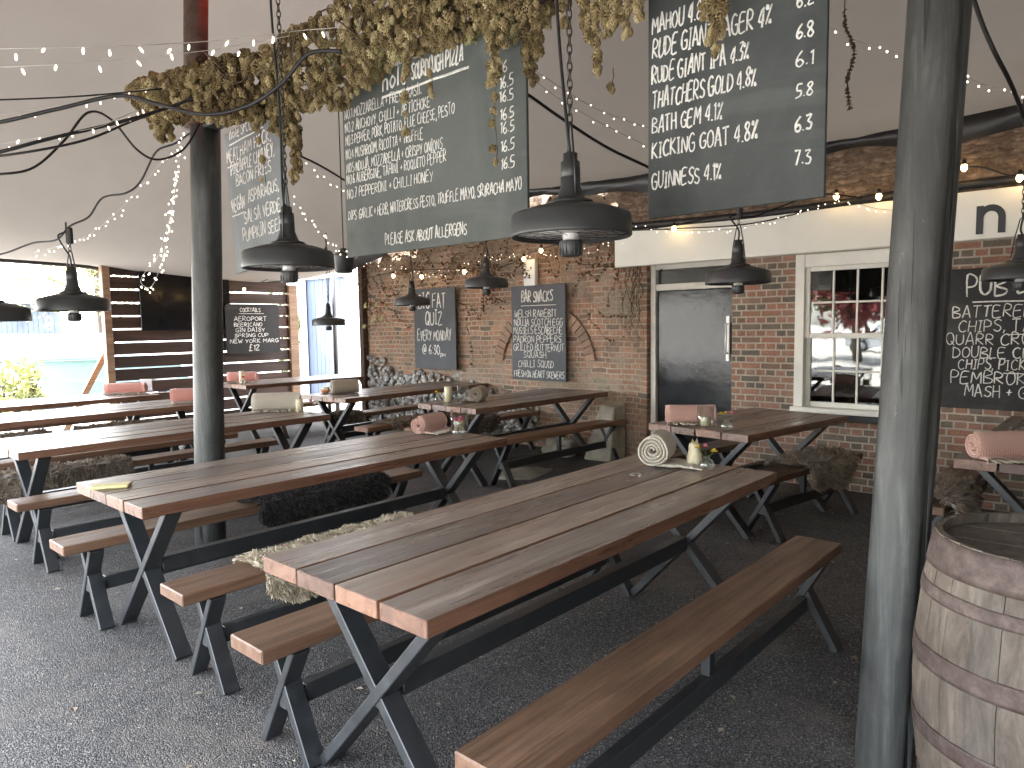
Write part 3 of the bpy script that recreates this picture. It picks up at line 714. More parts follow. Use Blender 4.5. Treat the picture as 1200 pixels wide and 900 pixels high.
# ------------------------------------------------------------------ stroke lettering in chalk
GL = {
'A': [[(0, 0), (1.7, 6), (2.2, 6), (3.8, 0)], [(.7, 2.1), (3.2, 2.3)]], 'B': [[(0, 0), (.2, 6), (2.8, 5.6), (3.2, 4.3), (.3, 3.2), (3.6, 2), (3.1, .4), (0, 0)]],
'C': [[(3.6, 5.1), (2.3, 6), (.6, 4.8), (0, 2.6), (.8, .5), (2.4, 0), (3.7, .9)]], 'D': [[(0, 0), (.2, 6)], [(-.2, 5.9), (2.6, 5.2), (3.7, 3), (2.6, .8), (0, 0)]],
'E': [[(3.4, 6), (.2, 5.8), (0, 0), (3.6, .2)], [(.1, 3.1), (2.8, 3.3)]], 'F': [[(3.5, 6), (.2, 5.8), (0, 0)], [(.1, 3.1), (2.7, 3.3)]],
'G': [[(3.5, 5.2), (2.2, 6), (.5, 4.8), (0, 2.6), (.8, .5), (2.4, 0), (3.6, .9), (3.6, 2.7), (2, 2.7)]], 'H': [[(0, 0), (.3, 6)], [(3.4, 6), (3.5, 0)], [(.1, 3), (3.5, 3.2)]],
'I': [[(.9, 0), (1, 6)], [(0, 6), (1.9, 6)], [(0, 0), (1.9, .1)]], 'J': [[(2.8, 6), (2.8, 1.2), (1.6, 0), (.2, 1)]], 'K': [[(0, 0), (.2, 6)], [(3.2, 6), (.2, 2.9), (3.6, 0)]],
'L': [[(.2, 6), (0, .1), (3.2, .2)]], 'M': [[(0, 0), (.5, 6), (2.2, 2.2), (3.9, 6), (4.4, 0)]], 'N': [[(0, 0), (.3, 6), (3.3, 0), (3.6, 6)]],
'O': [[(1.9, 6), (.5, 5), (0, 2.8), (.8, .5), (2.1, 0), (3.4, 1.2), (3.7, 3.3), (3, 5.3), (1.9, 6)]], 'P': [[(0, 0), (.2, 6), (2.8, 5.6), (3.3, 4.2), (2.4, 3), (.2, 2.7)]],
'Q': [[(1.9, 6), (.5, 5), (0, 2.8), (.8, .5), (2.1, 0), (3.4, 1.2), (3.7, 3.3), (3, 5.3), (1.9, 6)], [(2.2, 1.7), (4, -.5)]],
'R': [[(0, 0), (.2, 6), (2.8, 5.5), (3.2, 4.2), (2.2, 3.1), (.3, 2.9), (3.6, 0)]], 'S': [[(3.4, 5.2), (2, 6), (.4, 5), (.8, 3.6), (2.9, 2.5), (3.4, 1.2), (2, 0), (0, .8)]],
'T': [[(1.8, 0), (1.9, 6)], [(-.1, 5.9), (3.8, 6.1)]], 'U': [[(.1, 6), (0, 1.6), (1.3, 0), (2.8, .7), (3.4, 2), (3.5, 6)]], 'V': [[(0, 6), (1.7, 0), (3.6, 6.2)]],
'W': [[(0, 6), (1.1, 0), (2.3, 4.2), (3.4, 0), (4.6, 6)]], 'X': [[(0, 6), (3.6, 0)], [(3.4, 6), (.1, 0)]], 'Y': [[(0, 6), (1.8, 3)], [(3.6, 6), (1.2, -.3)]], 'Z': [[(.1, 6), (3.4, 5.9), (0, .1), (3.6, .1)]],
'0': [[(1.6, 6), (.3, 4.6), (0, 2.4), (1.4, 0), (2.9, 1.6), (3, 4.2), (1.6, 6)]], '1': [[(0, 4.8), (1, 6), (1, 0)]], '2': [[(.1, 4.8), (1.4, 6), (2.8, 4.8), (.1, .1), (3.1, .2)]], '3': [[(.1, 5.6), (2.6, 5.8), (1, 3.4), (2.8, 2.4), (2, .2), (0, .5)]],
'4': [[(2.2, 0), (2.3, 6), (0, 2), (3.2, 2.1)]], '5': [[(2.9, 6), (.6, 5.8), (.4, 3.4), (2.6, 3), (2.6, .8), (0, .1)]], '6': [[(2.4, 6), (.6, 3.8), (.1, 1.4), (1.5, 0), (2.8, 1.4), (1.6, 2.9), (.2, 1.8)]],
'7': [[(0, 5.9), (2.9, 6), (1, 0)]], '8': [[(1.5, 3.2), (.2, 4.6), (1.5, 6), (2.7, 4.7), (.1, 1.4), (1.5, 0), (2.9, 1.4), (1.5, 3.2)]], '9': [[(2.6, 4.2), (1.2, 3.2), (.3, 4.8), (1.6, 6), (2.7, 4.6), (2.2, 0)]],
'.': [[(.1, .1), (.5, .6)]], ',': [[(.6, .7), (.1, -1)]], '+': [[(0, 2.8), (2.8, 3)], [(1.4, 1.4), (1.5, 4.4)]], '&': [[(3.4, .2), (.6, 4.6), (1.4, 6), (2.3, 4.8), (.2, 1.4), (1.4, 0), (3.3, 2.2)]],
':': [[(.3, 1.2), (.5, 1.6)], [(.3, 4), (.5, 4.4)]], '%': [[(.1, .2), (3, 5.8)], [(.5, 5.8), (0, 4.8), (.8, 4.6), (.5, 5.8)], [(2.6, 1.4), (2.2, .4), (3, .2), (2.6, 1.4)]],
'@': [[(2.9, 2), (1.8, 1.8), (1.6, 3.8), (2.9, 4), (3, 1.8), (4.2, 2.6), (3.6, 5.4), (1.6, 6), (0, 3.4), (.8, .6), (3.4, .2)]], "'": [[(.3, 6), (.1, 4.8)]], '-': [[(0, 2.8), (1.8, 3)]],
'£': [[(3, 5.2), (1.9, 6), (1, 4.8), (1.2, 1.4), (.1, .1), (3.2, .2)], [(.2, 3), (2.4, 3.1)]], '!': [[(.3, 6), (.3, 2)], [(.3, .5), (.4, .1)]],
'n': [[(0, 0), (.1, 4)], [(.1, 3), (1.2, 4), (2, 3), (2, 0)]], 'o': [[(1.1, 3.8), (0, 2), (1.1, 0), (2.2, 2), (1.1, 3.8)]], 'l': [[(.3, 6.2), (.2, 0)]], 'e': [[(0, 2), (2, 2.2), (1.2, 3.8), (0, 2), (1, 0), (2.1, .7)]],
'p': [[(0, -2), (.1, 3.6), (1.8, 3.6), (1.8, .4), (.1, .3)]], 'm': [[(0, 0), (.1, 3.6)], [(.1, 2.8), (1, 3.6), (1.5, 0)], [(1.5, 2.8), (2.5, 3.6), (2.9, 0)]],
}
def write(mb, text, x0, x1, z, h, stroke, y, rng, tilt=0.0):
    """one chalk line from x0 to x1, baseline z, letter height h, on the plane y (front towards -y)"""
    adv = []; pos = 0
    for ch in text:
        if ch == ' ': pos += 2.4; continue
        gl = GL.get(ch, GL.get(ch.upper())); w = max(p[0] for st in gl for p in st)
        adv.append((gl, pos)); pos += w + 1.15
    tot = max(1, pos - 1.15); sx = (x1 - x0) / tot; sz = h / 6
    for gl, p0 in adv:
        dz = rng.uniform(-.05, .05) * h; k = rng.uniform(.9, 1.1); sl = rng.uniform(-.03, .10)
        for st in gl:
            pts = []
            for j, (a, b) in enumerate(st):
                px = x0 + (p0 + a) * sx + (b * sl * sz) + rng.uniform(-.12, .12) * sx; pz = z + dz + b * sz * k + rng.uniform(-.12, .12) * sz + (px - x0) * tilt
                pts.append(Vector((px, y, pz)))
            if len(pts) > 3: pts = spline(pts, 3)
            else:
                q = []
                for a, b in zip(pts[:-1], pts[1:]): q += [a, a.lerp(b, .5) + Vector((rng.uniform(-.1, .1) * sx, 0, 0))]
                pts = q + [pts[-1]]
            r = stroke * rng.uniform(.85, 1.2)
            mb.tube(pts, [r * rng.uniform(.75, 1.15) for _ in pts], 6, flat=(0, -1, 0))
def underline(mb, x0, x1, z, stroke, y, rng, tilt=0.0):
    n = 8; mb.tube([(x0 + (x1 - x0) * i / n, y, z + rng.uniform(-.3, .3) * stroke + (x1 - x0) * i / n * tilt) for i in range(n + 1)], [stroke * rng.uniform(.85, 1.1) for _ in range(n + 1)], 6, flat=(0, -1, 0))
def board(name, label, loc, rz, w, h, lines, mat, tk=.018, ry=0.0, seed=1, rounded=0.0, group=None):
    """lines: (text, x0, x1, z from top, height, stroke) in metres from the top left corner; text '_' is an underline"""
    o = thing(name, label, 'chalkboard', loc, rz, group); o.rotation_euler = (0, ry, rz)
    g = MB()
    if rounded:
        ol = []
        for cx, cz, a0 in ((w / 2 - rounded, h / 2 - rounded, 0), (-w / 2 + rounded, h / 2 - rounded, 90), (-w / 2 + rounded, -h / 2 + rounded, 180), (w / 2 - rounded, -h / 2 + rounded, 270)):
            for q in range(6): a = R(a0 + 18 * q); ol.append((cx + rounded * math.cos(a), cz + rounded * math.sin(a)))
        g.prism(ol, -tk / 2, tk / 2)
    else: g.box((-w / 2, -tk / 2, -h / 2), (w / 2, tk / 2, h / 2), .002)
    pnl = g.build('panel', mat, o)
    rng = random.Random(seed); y = -tk / 2 - .0003
    for (s_, x0, x1, zt, hh, st) in lines:
        tx = MB()
        if s_ == '_': underline(tx, -w / 2 + x0, -w / 2 + x1, h / 2 - zt, st, y, rng)
        else: write(tx, s_, -w / 2 + x0, -w / 2 + x1, h / 2 - zt, hh, st, y, rng)
        tx.build('chalk_underline' if s_ == '_' else 'chalk_lettering', M['chalk'], pnl)
    return o
RZW = R(-90)
# the three boards hung from the beam, plane X = 2.45
L = [('nole', .367, .555, .105, .095, .0062), ('SOURDOUGH PIZZA', .60, .97, .10, .078, .0058), ('_', .36, 1.01, .135, 0, .008)]
rows = [('NO.1 MOZZARELLA + FRESH BASIL', .675, '16', .182), ('NO.2 ANCHOVY, CHILLI + ARTICHOKE', .735, '16.5', .258), ('NO.3 PEPPER, PORK, POTATO, BLUE CHEESE, PESTO', .905, '16.5', .328), ('NO.4 MUSHROOM, RICOTTA + TRUFFLE', .675, '16.5', .404), ('NO.5 NDUJA, MOZZARELLA + CRISPY ONIONS', .815, '16.5', .478), ('NO.6 AUBERGINE, TAHINI + ROQUITO PEPPER', .84, '16.5', .540), ('NO.7 PEPPERONI + CHILLI HONEY', .74, '16.5', .622)]
for (s_, x1, pr, z), zp in zip(rows, (.21, .28, .342, .42, .48, .56, .64)):
    L.append((s_, .022, x1, z, .052, .0027)); L.append((pr, 1.205, 1.285 if len(pr) > 2 else 1.25, zp, .05, .0036))
L += [('DIPS: GARLIC + HERB, WATERCRESS PESTO, TRUFFLE MAYO, SRIRACHA MAYO', .025, 1.325, .742, .052, .0028), ('PLEASE ASK ABOUT ALLERGENS', .351, .973, .908, .054, .0036)]
board('chalkboard', 'large grey chalkboard of pizzas and prices hanging under the hops', (2.47, 2.76, 2.395), RZW, 1.36, .95, L, M['board_grey'], seed=3)
L = []
for s_, x1, z, hh in (('MAHOU 4.8%', .241, .380, .062), ('RUDE GIANT LAGER 4%', .474, .472, .066), ('RUDE GIANT IPA 4.3%', .397, .566, .062), ('THATCHERS GOLD 4.8%', .425, .660, .064), ('BATH GEM 4.1%', .300, .750, .058), ('KICKING GOAT 4.8%', .431, .843, .060), ('GUINNESS 4.1%', .299, .960, .058)): L.append((s_, .018, x1, z, hh, .0038))
for pr, z in (('6.2', .447), ('6.8', .548), ('6.1', .635), ('5.8', .736), ('6.3', .846), ('7.3', .955)): L.append((pr, .562, .616, z, .046, .0036))
board('chalkboard', 'dark grey chalkboard of beers and prices hanging beside the near timber post', (2.47, 1.135, 2.46), RZW, .66, 1.07, L, M['board'], seed=4)
L = [('nole', .07, .20, .06, .075, .0055), ('SPECIALS', .23, .51, .06, .085, .0055), ('_', .06, .52, .09, 0, .006), ('MEAT', .01, .17, .205, .078, .0055), ('_', .01, .17, .235, 0, .005), ('HAM HOCK,', .20, .60, .195, .076, .0055), ('PINEAPPLE CHUTNEY,', .05, .62, .295, .078, .0055), ('BACON FRIES', .11, .57, .385, .074, .0055),
     ('VEGAN', .02, .20, .545, .084, .0055), ('_', .02, .20, .575, 0, .005), ('ASPARAGUS,', .25, .64, .525, .078, .0055), ('SALSA VERDE,', .18, .66, .655, .080, .0055), ('PUMPKIN SEEDS', .14, .69, .770, .080, .0055)]
board('chalkboard', 'narrow pale glare-toned chalkboard of pizza specials beside the far round post', (2.49, 4.465, 2.42), RZW, .71, .97, L, M['board_glare'], ry=R(-4.5), seed=5)
# boards fixed to the walls
L = [('BAR SNACKS', .17, .66, .20, .125, .008), ('_', .16, .72, .245, 0, .005), ('WELSH RAREBIT', .05, .72, .385, .085, .0052), ("'NDUJA SCOTCH EGG", .03, .80, .49, .085, .0052), ('MUSSELS ESCABECHE', .03, .80, .59, .085, .0052), ('PADRON PEPPERS', .03, .78, .695, .085, .0052), ('GRILLED BUTTERNUT', .03, .82, .80, .085, .0052), ('SQUASH', .19, .55, .885, .075, .005), ('CHILLI SQUID', .10, .66, 1.0, .085, .005), ('FRESH OX HEART SKEWERS', .03, .82, 1.125, .08, .005)]
board('chalkboard', 'grey chalkboard headed BAR SNACKS fixed on the old brick wall', (6.715, 5.53, 1.42), RZW, .85, 1.11 + .05, L, M['board_blue'], seed=6)
L = [('BIG FAT', .10, .66, .27, .20, .010), ('QUIZ', .24, .58, .50, .18, .010), ('EVERY MONDAY', .07, .76, .72, .14, .008), ('@ 6:30', .17, .52, .92, .13, .008), ('pm', .54, .64, .94, .06, .006)]
board('chalkboard', 'slate blue chalkboard advertising a Monday quiz on the old brick wall', (6.715, 7.395, 1.485), RZW, .85, 1.12, L, M['board_blue'], seed=7)
L = [('PUB DINING', .16, .98, .215, .15, .0085), ('_', .20, 1.02, .265, 0, .006), ('BATTERED HADDOCK', .07, 1.08, .385, .088, .0046), ('CHIPS, TARTARE', .11, .92, .495, .088, .0046), ('QUARR CROSS VENISON', .03, 1.17, .60, .088, .0046), ('DOUBLE CHEESEBURGER', .08, 1.20, .705, .088, .0046), ('CHIPS, PICKLES + FRIES', .12, 1.02, .795, .082, .0046), ('_', .42, .56, .82, 0, .004), ('_', .44, .58, .52, 0, .004), ('PEMBROKE PIE', .07, .86, .905, .095, .0048), ('MASH + GREENS', .17, .86, 1.01, .09, .0048)]
board('chalkboard', 'black smeared chalkboard headed PUB DINING fixed on the pub wall', (6.637, .60, 1.355), RZW, 1.24, 1.11, L, M['board_dark'], seed=8)
L = [('COCKTAILS', .25, .60, .125, .062, .0052), ('_', .23, .66, .155, 0, .005), ('AEROPORT', .14, .70, .27, .066, .0055), ('BEERICANO', .14, .62, .36, .060, .0055), ('GIN DAISY', .16, .66, .445, .060, .0055), ('SPRING CUP', .14, .72, .53, .056, .0055), ('NEW YORK MARG', .06, .90, .625, .060, .0055), ('£12', .37, .55, .755, .095, .0065)]
board('chalkboard', 'black round cornered chalkboard of cocktails on the slatted timber screen', (5.875, SY - .155, 1.525), 0, .93, .80, L, M['board_dark'], seed=9, rounded=.06)

bx = MB(); bx.box((6.70, 5.56, 1.995), (6.765, 5.745, 2.32), .008); tag(bx.build('junction_box', M['ply']), 'plain white upright box on the old brick wall above the snacks board', 'box')

# ------------------------------------------------------------------ timber posts and beam
PR = (2.54, .60)
b0 = atZ(247, 648, 0); PL = (b0.x, b0.y); q1 = atX(240.5, 150, b0.x); q2 = atX(229, 145, b0.x + .02); q3 = atX(230, -70, b0.x + .02); q4 = atX(262, 124, b0.x)
p = thing('timber_post', 'round dark post with steel cap plate rising through the hop garland', 'post', (PL[0], PL[1], 0))
g = MB(); g.tube([(0, (q1.y - PL[1]) * k, q1.z * k) for k in (0, .15, .3, .5, .7, .85, 1)], [.099, .097, .095, .093, .092, .091, .090], 26); g.build('pole', M['post'], p)
g = MB(); g.lathe([(0, 0), (.125, 0), (.125, .016), (0, .016)], 28, c=(q4.x - PL[0], q4.y - PL[1], q1.z + .004)); g.box((-.05, q4.y - PL[1] - .04, q1.z - .02), (.05, q1.y - PL[1] + .02, q1.z + .002), .003); g.build('cap_plate', M['steel'], p)
g = MB(); g.tube([(.02, q2.y - PL[1], q1.z + .022), (.02, (q2.y + q3.y) / 2 - PL[1], (q2.z + q3.z) / 2), (.02, q3.y - PL[1], q3.z), (.02, q3.y + (q3.y - q2.y) * .3 - PL[1], 4.30)], .073, 20); g.build('mast', M['slat'], p)
p = thing('timber_post', 'thick cracked dark timber post nearest the camera beside the oak barrel', 'post', (PR[0], PR[1], 0)); p.rotation_euler = (0, R(.2), 0)
g = MB(); n = 40; vs = []; fs = []
zs = [0, .3, .6, .9, 1.2, 1.5, 1.8, 2.1, 2.5, 3.0, 3.6, 4.28]
for z in zs:
    for k in range(n):
        a = 2 * math.pi * k / n; r = .088 - .0008 * z + .004 * mnoise.noise(Vector((math.cos(a) * 2, math.sin(a) * 2, z)))
        if k == 27: r -= .016
        vs.append((r * math.cos(a), r * math.sin(a) - .092 * z / 2.5, z))
for i in range(len(zs) - 1):
    for k in range(n): k2 = (k + 1) % n; fs.append([i * n + k, i * n + k2, (i + 1) * n + k2, (i + 1) * n + k])
fs.append([(len(zs) - 1) * n + k for k in range(n)]); g.add(vs, fs, True); g.build('pole', M['post'], p)
bm_ = MB(); bm_.tube([(2.54, PR[1], 2.93), (2.50, 2.6, 2.93), (2.30, 4.55, 2.95)], .022, 10); tag(bm_.build('steel_rail', M['steel']), 'thin dark steel rail between the two posts carrying the boards', 'rail')
# thin scaffold pole by the far opening
tp = MB(); q0 = atZ(386, 438, 0); 
tp.tube([(7.1, 10.35, 0), (7.1, 10.35, 2.7)], .04, 12); tag(tp.build('support_pole', M['steel']), 'thin grey upright pole in front of the pale blue door', 'pole')

# ------------------------------------------------------------------ tables and benches
def xleg(mb, x, half_top, half_foot, ztop, w=.038, d=.078):
    for s_ in (-1, 1):
        off = .0025 * s_
        mb.bar((x + off, -s_ * half_foot, .0), (x + off, s_ * half_top, ztop), d, w, (1, 0, 0), .003)
    mb.box((x - d / 2 + .004, -.024, ztop * .5 - .032), (x + d / 2 - .004, .024, ztop * .5 + .034), .003)
def trim(mb, z=0.0):
    pass
def make_table(Lt=2.35, Wt=.825, H=.76, tk=.052, planks=4):
    root = thing('trestle_table', None, 'table'); g = MB(); pw = Wt / planks; rr = random.Random(int(Lt * 100))
    for i in range(planks):
        e0, e1 = rr.uniform(-.006, .006), rr.uniform(-.006, .006)
        g.box((-Lt / 2 + e0, -Wt / 2 + i * pw + .0045, H - tk), (Lt / 2 + e1, -Wt / 2 + (i + 1) * pw - .0045, H + rr.uniform(-.0015, .0015)), .0026, tint=(i + (.40, .78, .06, .60)[i % 4]) / 7.31)
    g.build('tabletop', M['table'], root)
    for sgn in (-1, 1):
        x = sgn * (Lt / 2 - .17); b = MB()
        xleg(b, x, Wt / 2 - .10, Wt / 2 - .085, H - tk - .007); b.box((x - .05, -Wt / 2 + .06, H - tk - .008), (x + .05, Wt / 2 - .06, H - tk - .0005), .001); b.build('leg_frame', M['steel'], root)
    g = MB(); g.box((-Lt / 2 + .225, -.028, .33), (Lt / 2 - .225, .028, .405), .003); g.build('stretcher', M['steel'], root)
    return root
def make_bench(Lb=2.35, Wb=.215, H=.46, tk=.05):
    root = thing('bench', None, 'bench'); g = MB()
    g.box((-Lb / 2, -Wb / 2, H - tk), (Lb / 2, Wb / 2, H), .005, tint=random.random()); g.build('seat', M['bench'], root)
    for sgn in (-1, 1):
        x = sgn * (Lb / 2 - .16); b = MB()
        xleg(b, x, Wb / 2 - .028, .145, H - tk - .006, .032, .07); b.build('leg_frame', M['steel'], root)
    g = MB(); g.box((-Lb / 2 + .21, -.022, .165), (Lb / 2 - .21, .022, .235), .003); g.build('stretcher', M['steel'], root)
    g = MB(); g.box((-.02, -.018, .236), (.02, .018, H - tk - .001), .002); g.build('strut', M['steel'], root)
    return root
GT, GB = 'long plank tables under the tent', 'plank benches along the tables'
T0 = make_table(); TS = make_table(1.42, .86); TM = make_table(2.05, .84); TLg = make_table(2.6, .83)
B0 = make_bench(); BS = make_bench(1.40, .24); BM = make_bench(1.95, .23)
used = set()
def put(proto, x, y, rz, label, group):
    if proto.name not in used:
        used.add(proto.name); proto.location = (x, y, 0); proto.rotation_euler = (0, 0, rz); tag(proto, label, None, group); return proto
    return dup(proto, (x, y, 0), rz, label, group)
CX = 2.355
put(T0, CX, 1.765, 0, 'nearest plank table with a cream rolled blanket at its far end', GT)
put(T0, CX, 3.60, 0, 'plank table with a yellow packet and pink roll, between nearest table and round post', GT)
put(T0, CX + .06, 5.74, R(.8), 'plank table with a cream rolled blanket, passing behind the round dark post', GT)
put(T0, CX, 7.62, 0, 'pale shining plank table between the cream roll table and the outermost left table', GT)
put(T0, CX - .02, 9.14, 0, 'outermost plank table at the open left side by the car', GT)
put(TS, 5.33, 2.26, R(-9), 'short plank table in front of the black door and white window', GT)
put(T0, 5.62, .335, 0, 'plank table under the pub dining board, behind the barrel', GT)
put(TM, 5.64, 4.92, R(-2), 'plank table against the old brick wall below the snacks board', GT)
put(T0, 5.64, 6.83, R(2), 'plank table with a beige fringed roll in front of the quiz board', GT)
put(TLg, 6.05, 9.47, R(1), 'farthest plank table beside the cocktails board and blue door', GT)
put(B0, CX - .02, 1.14, 0, 'nearest bare bench on the camera side of the nearest table', GB)
put(B0, CX - .05, 2.235, 0, 'bare bench tucked under the far side of the nearest table', GB)
put(B0, CX, 2.945, 0, 'bench with a cream sheepskin between the two nearest tables', GB)
put(B0, CX - .10, 4.055, 0, 'bench with a black sheepskin under the yellow packet table', GB)
put(B0, CX + .0, 5.265, 0, 'bare bench just in front of the round dark post', GB)
put(B0, CX + .05, 6.25, R(.5), 'bench with a long brown sheepskin behind the cream roll table', GB)
put(B0, CX, 7.02, 0, 'bare bench on the near side of the pale shining table', GB)
put(B0, CX, 8.10, 0, 'bare bench on the far side of the pale shining table', GB)
put(B0, CX, 8.62, 0, 'bench with two flat brown sheepskins before the outermost left table', GB)
put(B0, CX, 9.66, 0, 'bench on the car park side of the outermost left table', GB)
put(BS, 5.36, 1.86, R(-9), 'short bench with a shaggy brown sheepskin below the white window', GB)
put(BS, 5.40, 2.80, R(-9), 'short bench behind the short table, in front of the black door', GB)
put(B0, 5.70, .90, 0, 'bench with a thick brown sheepskin between the near post and barrel', GB)
put(BM, 5.68, 4.42, R(-3), 'bare bench in front of the pale upright stone', GB)
put(BM, 5.75, 5.66, R(0), 'bench with a dark curly sheepskin along the old brick wall', GB)
put(BM, 5.50, 6.24, R(3), 'bench with its pale near end behind the pink roll table', GB)
put(BM, 5.70, 7.34, R(2), 'bench with a tan sheepskin beneath the beige roll table', GB)
put(TLg, 0, 0, 0, None, None) if False else None
put(BM, 6.0, 8.95, R(1), 'bare bench at the near side of the farthest table', GB)

# ------------------------------------------------------------------ sheepskins
def skin(label, cx, cy, rz, Ls, Wb, front, back, mat, n=2600, zt=.462, length=.034, seed=1, lumps=.012, clump=1.2):
    o = thing('sheepskin', label, 'sheepskin', (cx, cy, 0), rz, 'sheepskins laid over the benches'); g = MB(); rr = random.Random(seed)
    h = Wb / 2 + .008
    def pt(s_, t_):
        # s along the bench -1..1, t: -1 (front hem, -y) .. 1 (back hem)
        k = (1 - abs(s_) ** 4) ** .5 if abs(s_) < 1 else 0
        fr = front * (.35 + .65 * k) * (1 + .25 * mnoise.noise(Vector((s_ * 2.3, seed, 1)))); bk = back * (.35 + .65 * k) * (1 + .25 * mnoise.noise(Vector((s_ * 2.3, seed, 7))))
        tot = fr + 2 * h + bk; d = (t_ * .5 + .5) * tot
        if d < fr: y, z = -h - .006 - .012 * math.sin(d * 9 + s_ * 5), zt - (fr - d); nn = Vector((0, -1, .15))
        elif d < fr + 2 * h: y, z = -h + (d - fr), zt; nn = Vector((0, 0, 1))
        else: y, z = h + .006, zt - (d - fr - 2 * h); nn = Vector((0, 1, .15))
        e = min(abs(d - fr), abs(d - fr - 2 * h))
        if e < .03 : nn = (nn + Vector((0, -1 if d < tot / 2 else 1, 1)) * .7).normalized()
        q = lumps * (1 + mnoise.noise(Vector((s_ * Ls * 12, d * 14, seed))))
        x = s_ * Ls / 2 * (1 + .05 * mnoise.noise(Vector((d * 8, seed, 3))))
        return Vector((x, y, z)) + nn * (q + .004), nn
    ns, nt = 26, 16; vs = []; fs = []
    for i in range(ns + 1):
        for j in range(nt + 1): vs.append(pt(-1 + 2 * i / ns, -1 + 2 * j / nt)[0])
    for i in range(ns):
        for j in range(nt): a = i * (nt + 1) + j; fs.append([a, a + 1, a + nt + 2, a + nt + 1])
    g.add(vs, fs, True, .25)
    for k in range(int(n * 2.6)):
        s_ = rr.uniform(-1, 1); t_ = rr.uniform(-1, 1); p, nn = pt(s_, t_)
        fx = mnoise.noise_vector(Vector((p.x * 16, p.y * 16, p.z * 16 + seed))); f2 = mnoise.noise(Vector((p.x * 45, p.y * 45, p.z * 45)))
        d = (nn * .8 + fx * clump + Vector((rr.uniform(-.35, .35), rr.uniform(-.35, .35), rr.uniform(-.35, .15) - .3))).normalized()
        if abs(s_) > .9: d = (d + Vector((s_ * .5, 0, -.2))).normalized()
        ln = length * rr.uniform(.55, 1.1); w = d.cross(Vector((rr.uniform(-1, 1), rr.uniform(-1, 1), rr.uniform(-1, 1)))).normalized() * (.0016 + .0014 * rr.random())
        cv = Vector((f2 * .5, fx.y * .5, -.45)); m1 = p + d * ln * .4; m2 = m1 + (d + cv * .5).normalized() * ln * .35; tip = m2 + (d + cv * 1.3).normalized() * ln * .3
        g.add([p - w, p + w, m1 + w * 1.1, m1 - w * 1.1, m2 + w * .8, m2 - w * .8, tip], [[0, 1, 2, 3], [3, 2, 4, 5], [5, 4, 6]], True, max(0, min(1, .55 + .32 * fx.x + .25 * f2 + rr.uniform(-.18, .18))))
    g.build('fleece', mat, o, recalc=False)
    return o
skin('cream sheepskin draped over the bench beside the nearest table', 2.02, 2.945, 0, .98, .215, .17, .06, M['fur_cream'], 6500, seed=2, length=.026, clump=1.0)
skin('black sheepskin hanging down from the bench under the yellow packet table', 2.60, 4.055, 0, 1.0, .215, .19, .08, M['fur_black'], 6500, seed=3, length=.034, lumps=.006, clump=.55)
skin('long brown sheepskin at the far left under the cream roll table', 1.62, 6.25, R(.5), 1.2, .215, .19, .1, M['fur_brown'], 4200, seed=4)
skin('flat brown sheepskin, the nearer one on the outermost left bench', 1.95, 8.62, 0, .7, .215, .05, .06, M['fur_brown'], 1600, seed=5)
skin('flat brown sheepskin, the one near the far end of the outermost left bench', 2.95, 8.62, 0, .75, .215, .05, .06, M['fur_brown'], 1600, seed=6)
skin('shaggy light brown sheepskin draped on the short bench below the white window', 5.50, 1.84, R(-9), .72, .24, .19, .12, M['fur_brown'], 4600, seed=7, length=.05, lumps=.022)
skin('thick shaggy brown sheepskin on the bench end between near post and barrel', 4.92, .90, 0, .62, .215, .22, .1, M['fur_brown'], 4600, seed=8, length=.055, lumps=.028)
skin('dark curly sheepskin on the bench along the old brick wall', 5.62, 5.66, 0, .75, .23, .16, .1, M['fur_dark'], 2200, seed=9, lumps=.02)
skin('tan sheepskin on the pale ended bench behind the pink roll table', 5.25, 6.225, R(3), .85, .23, .07, .08, M['fur_brown'], 1800, seed=10)
skin('tan sheepskin hanging beneath the near end of the beige roll table', 5.05, 7.32, R(2), .5, .23, .2, .1, M['fur_brown'], 1500, seed=11, lumps=.02)

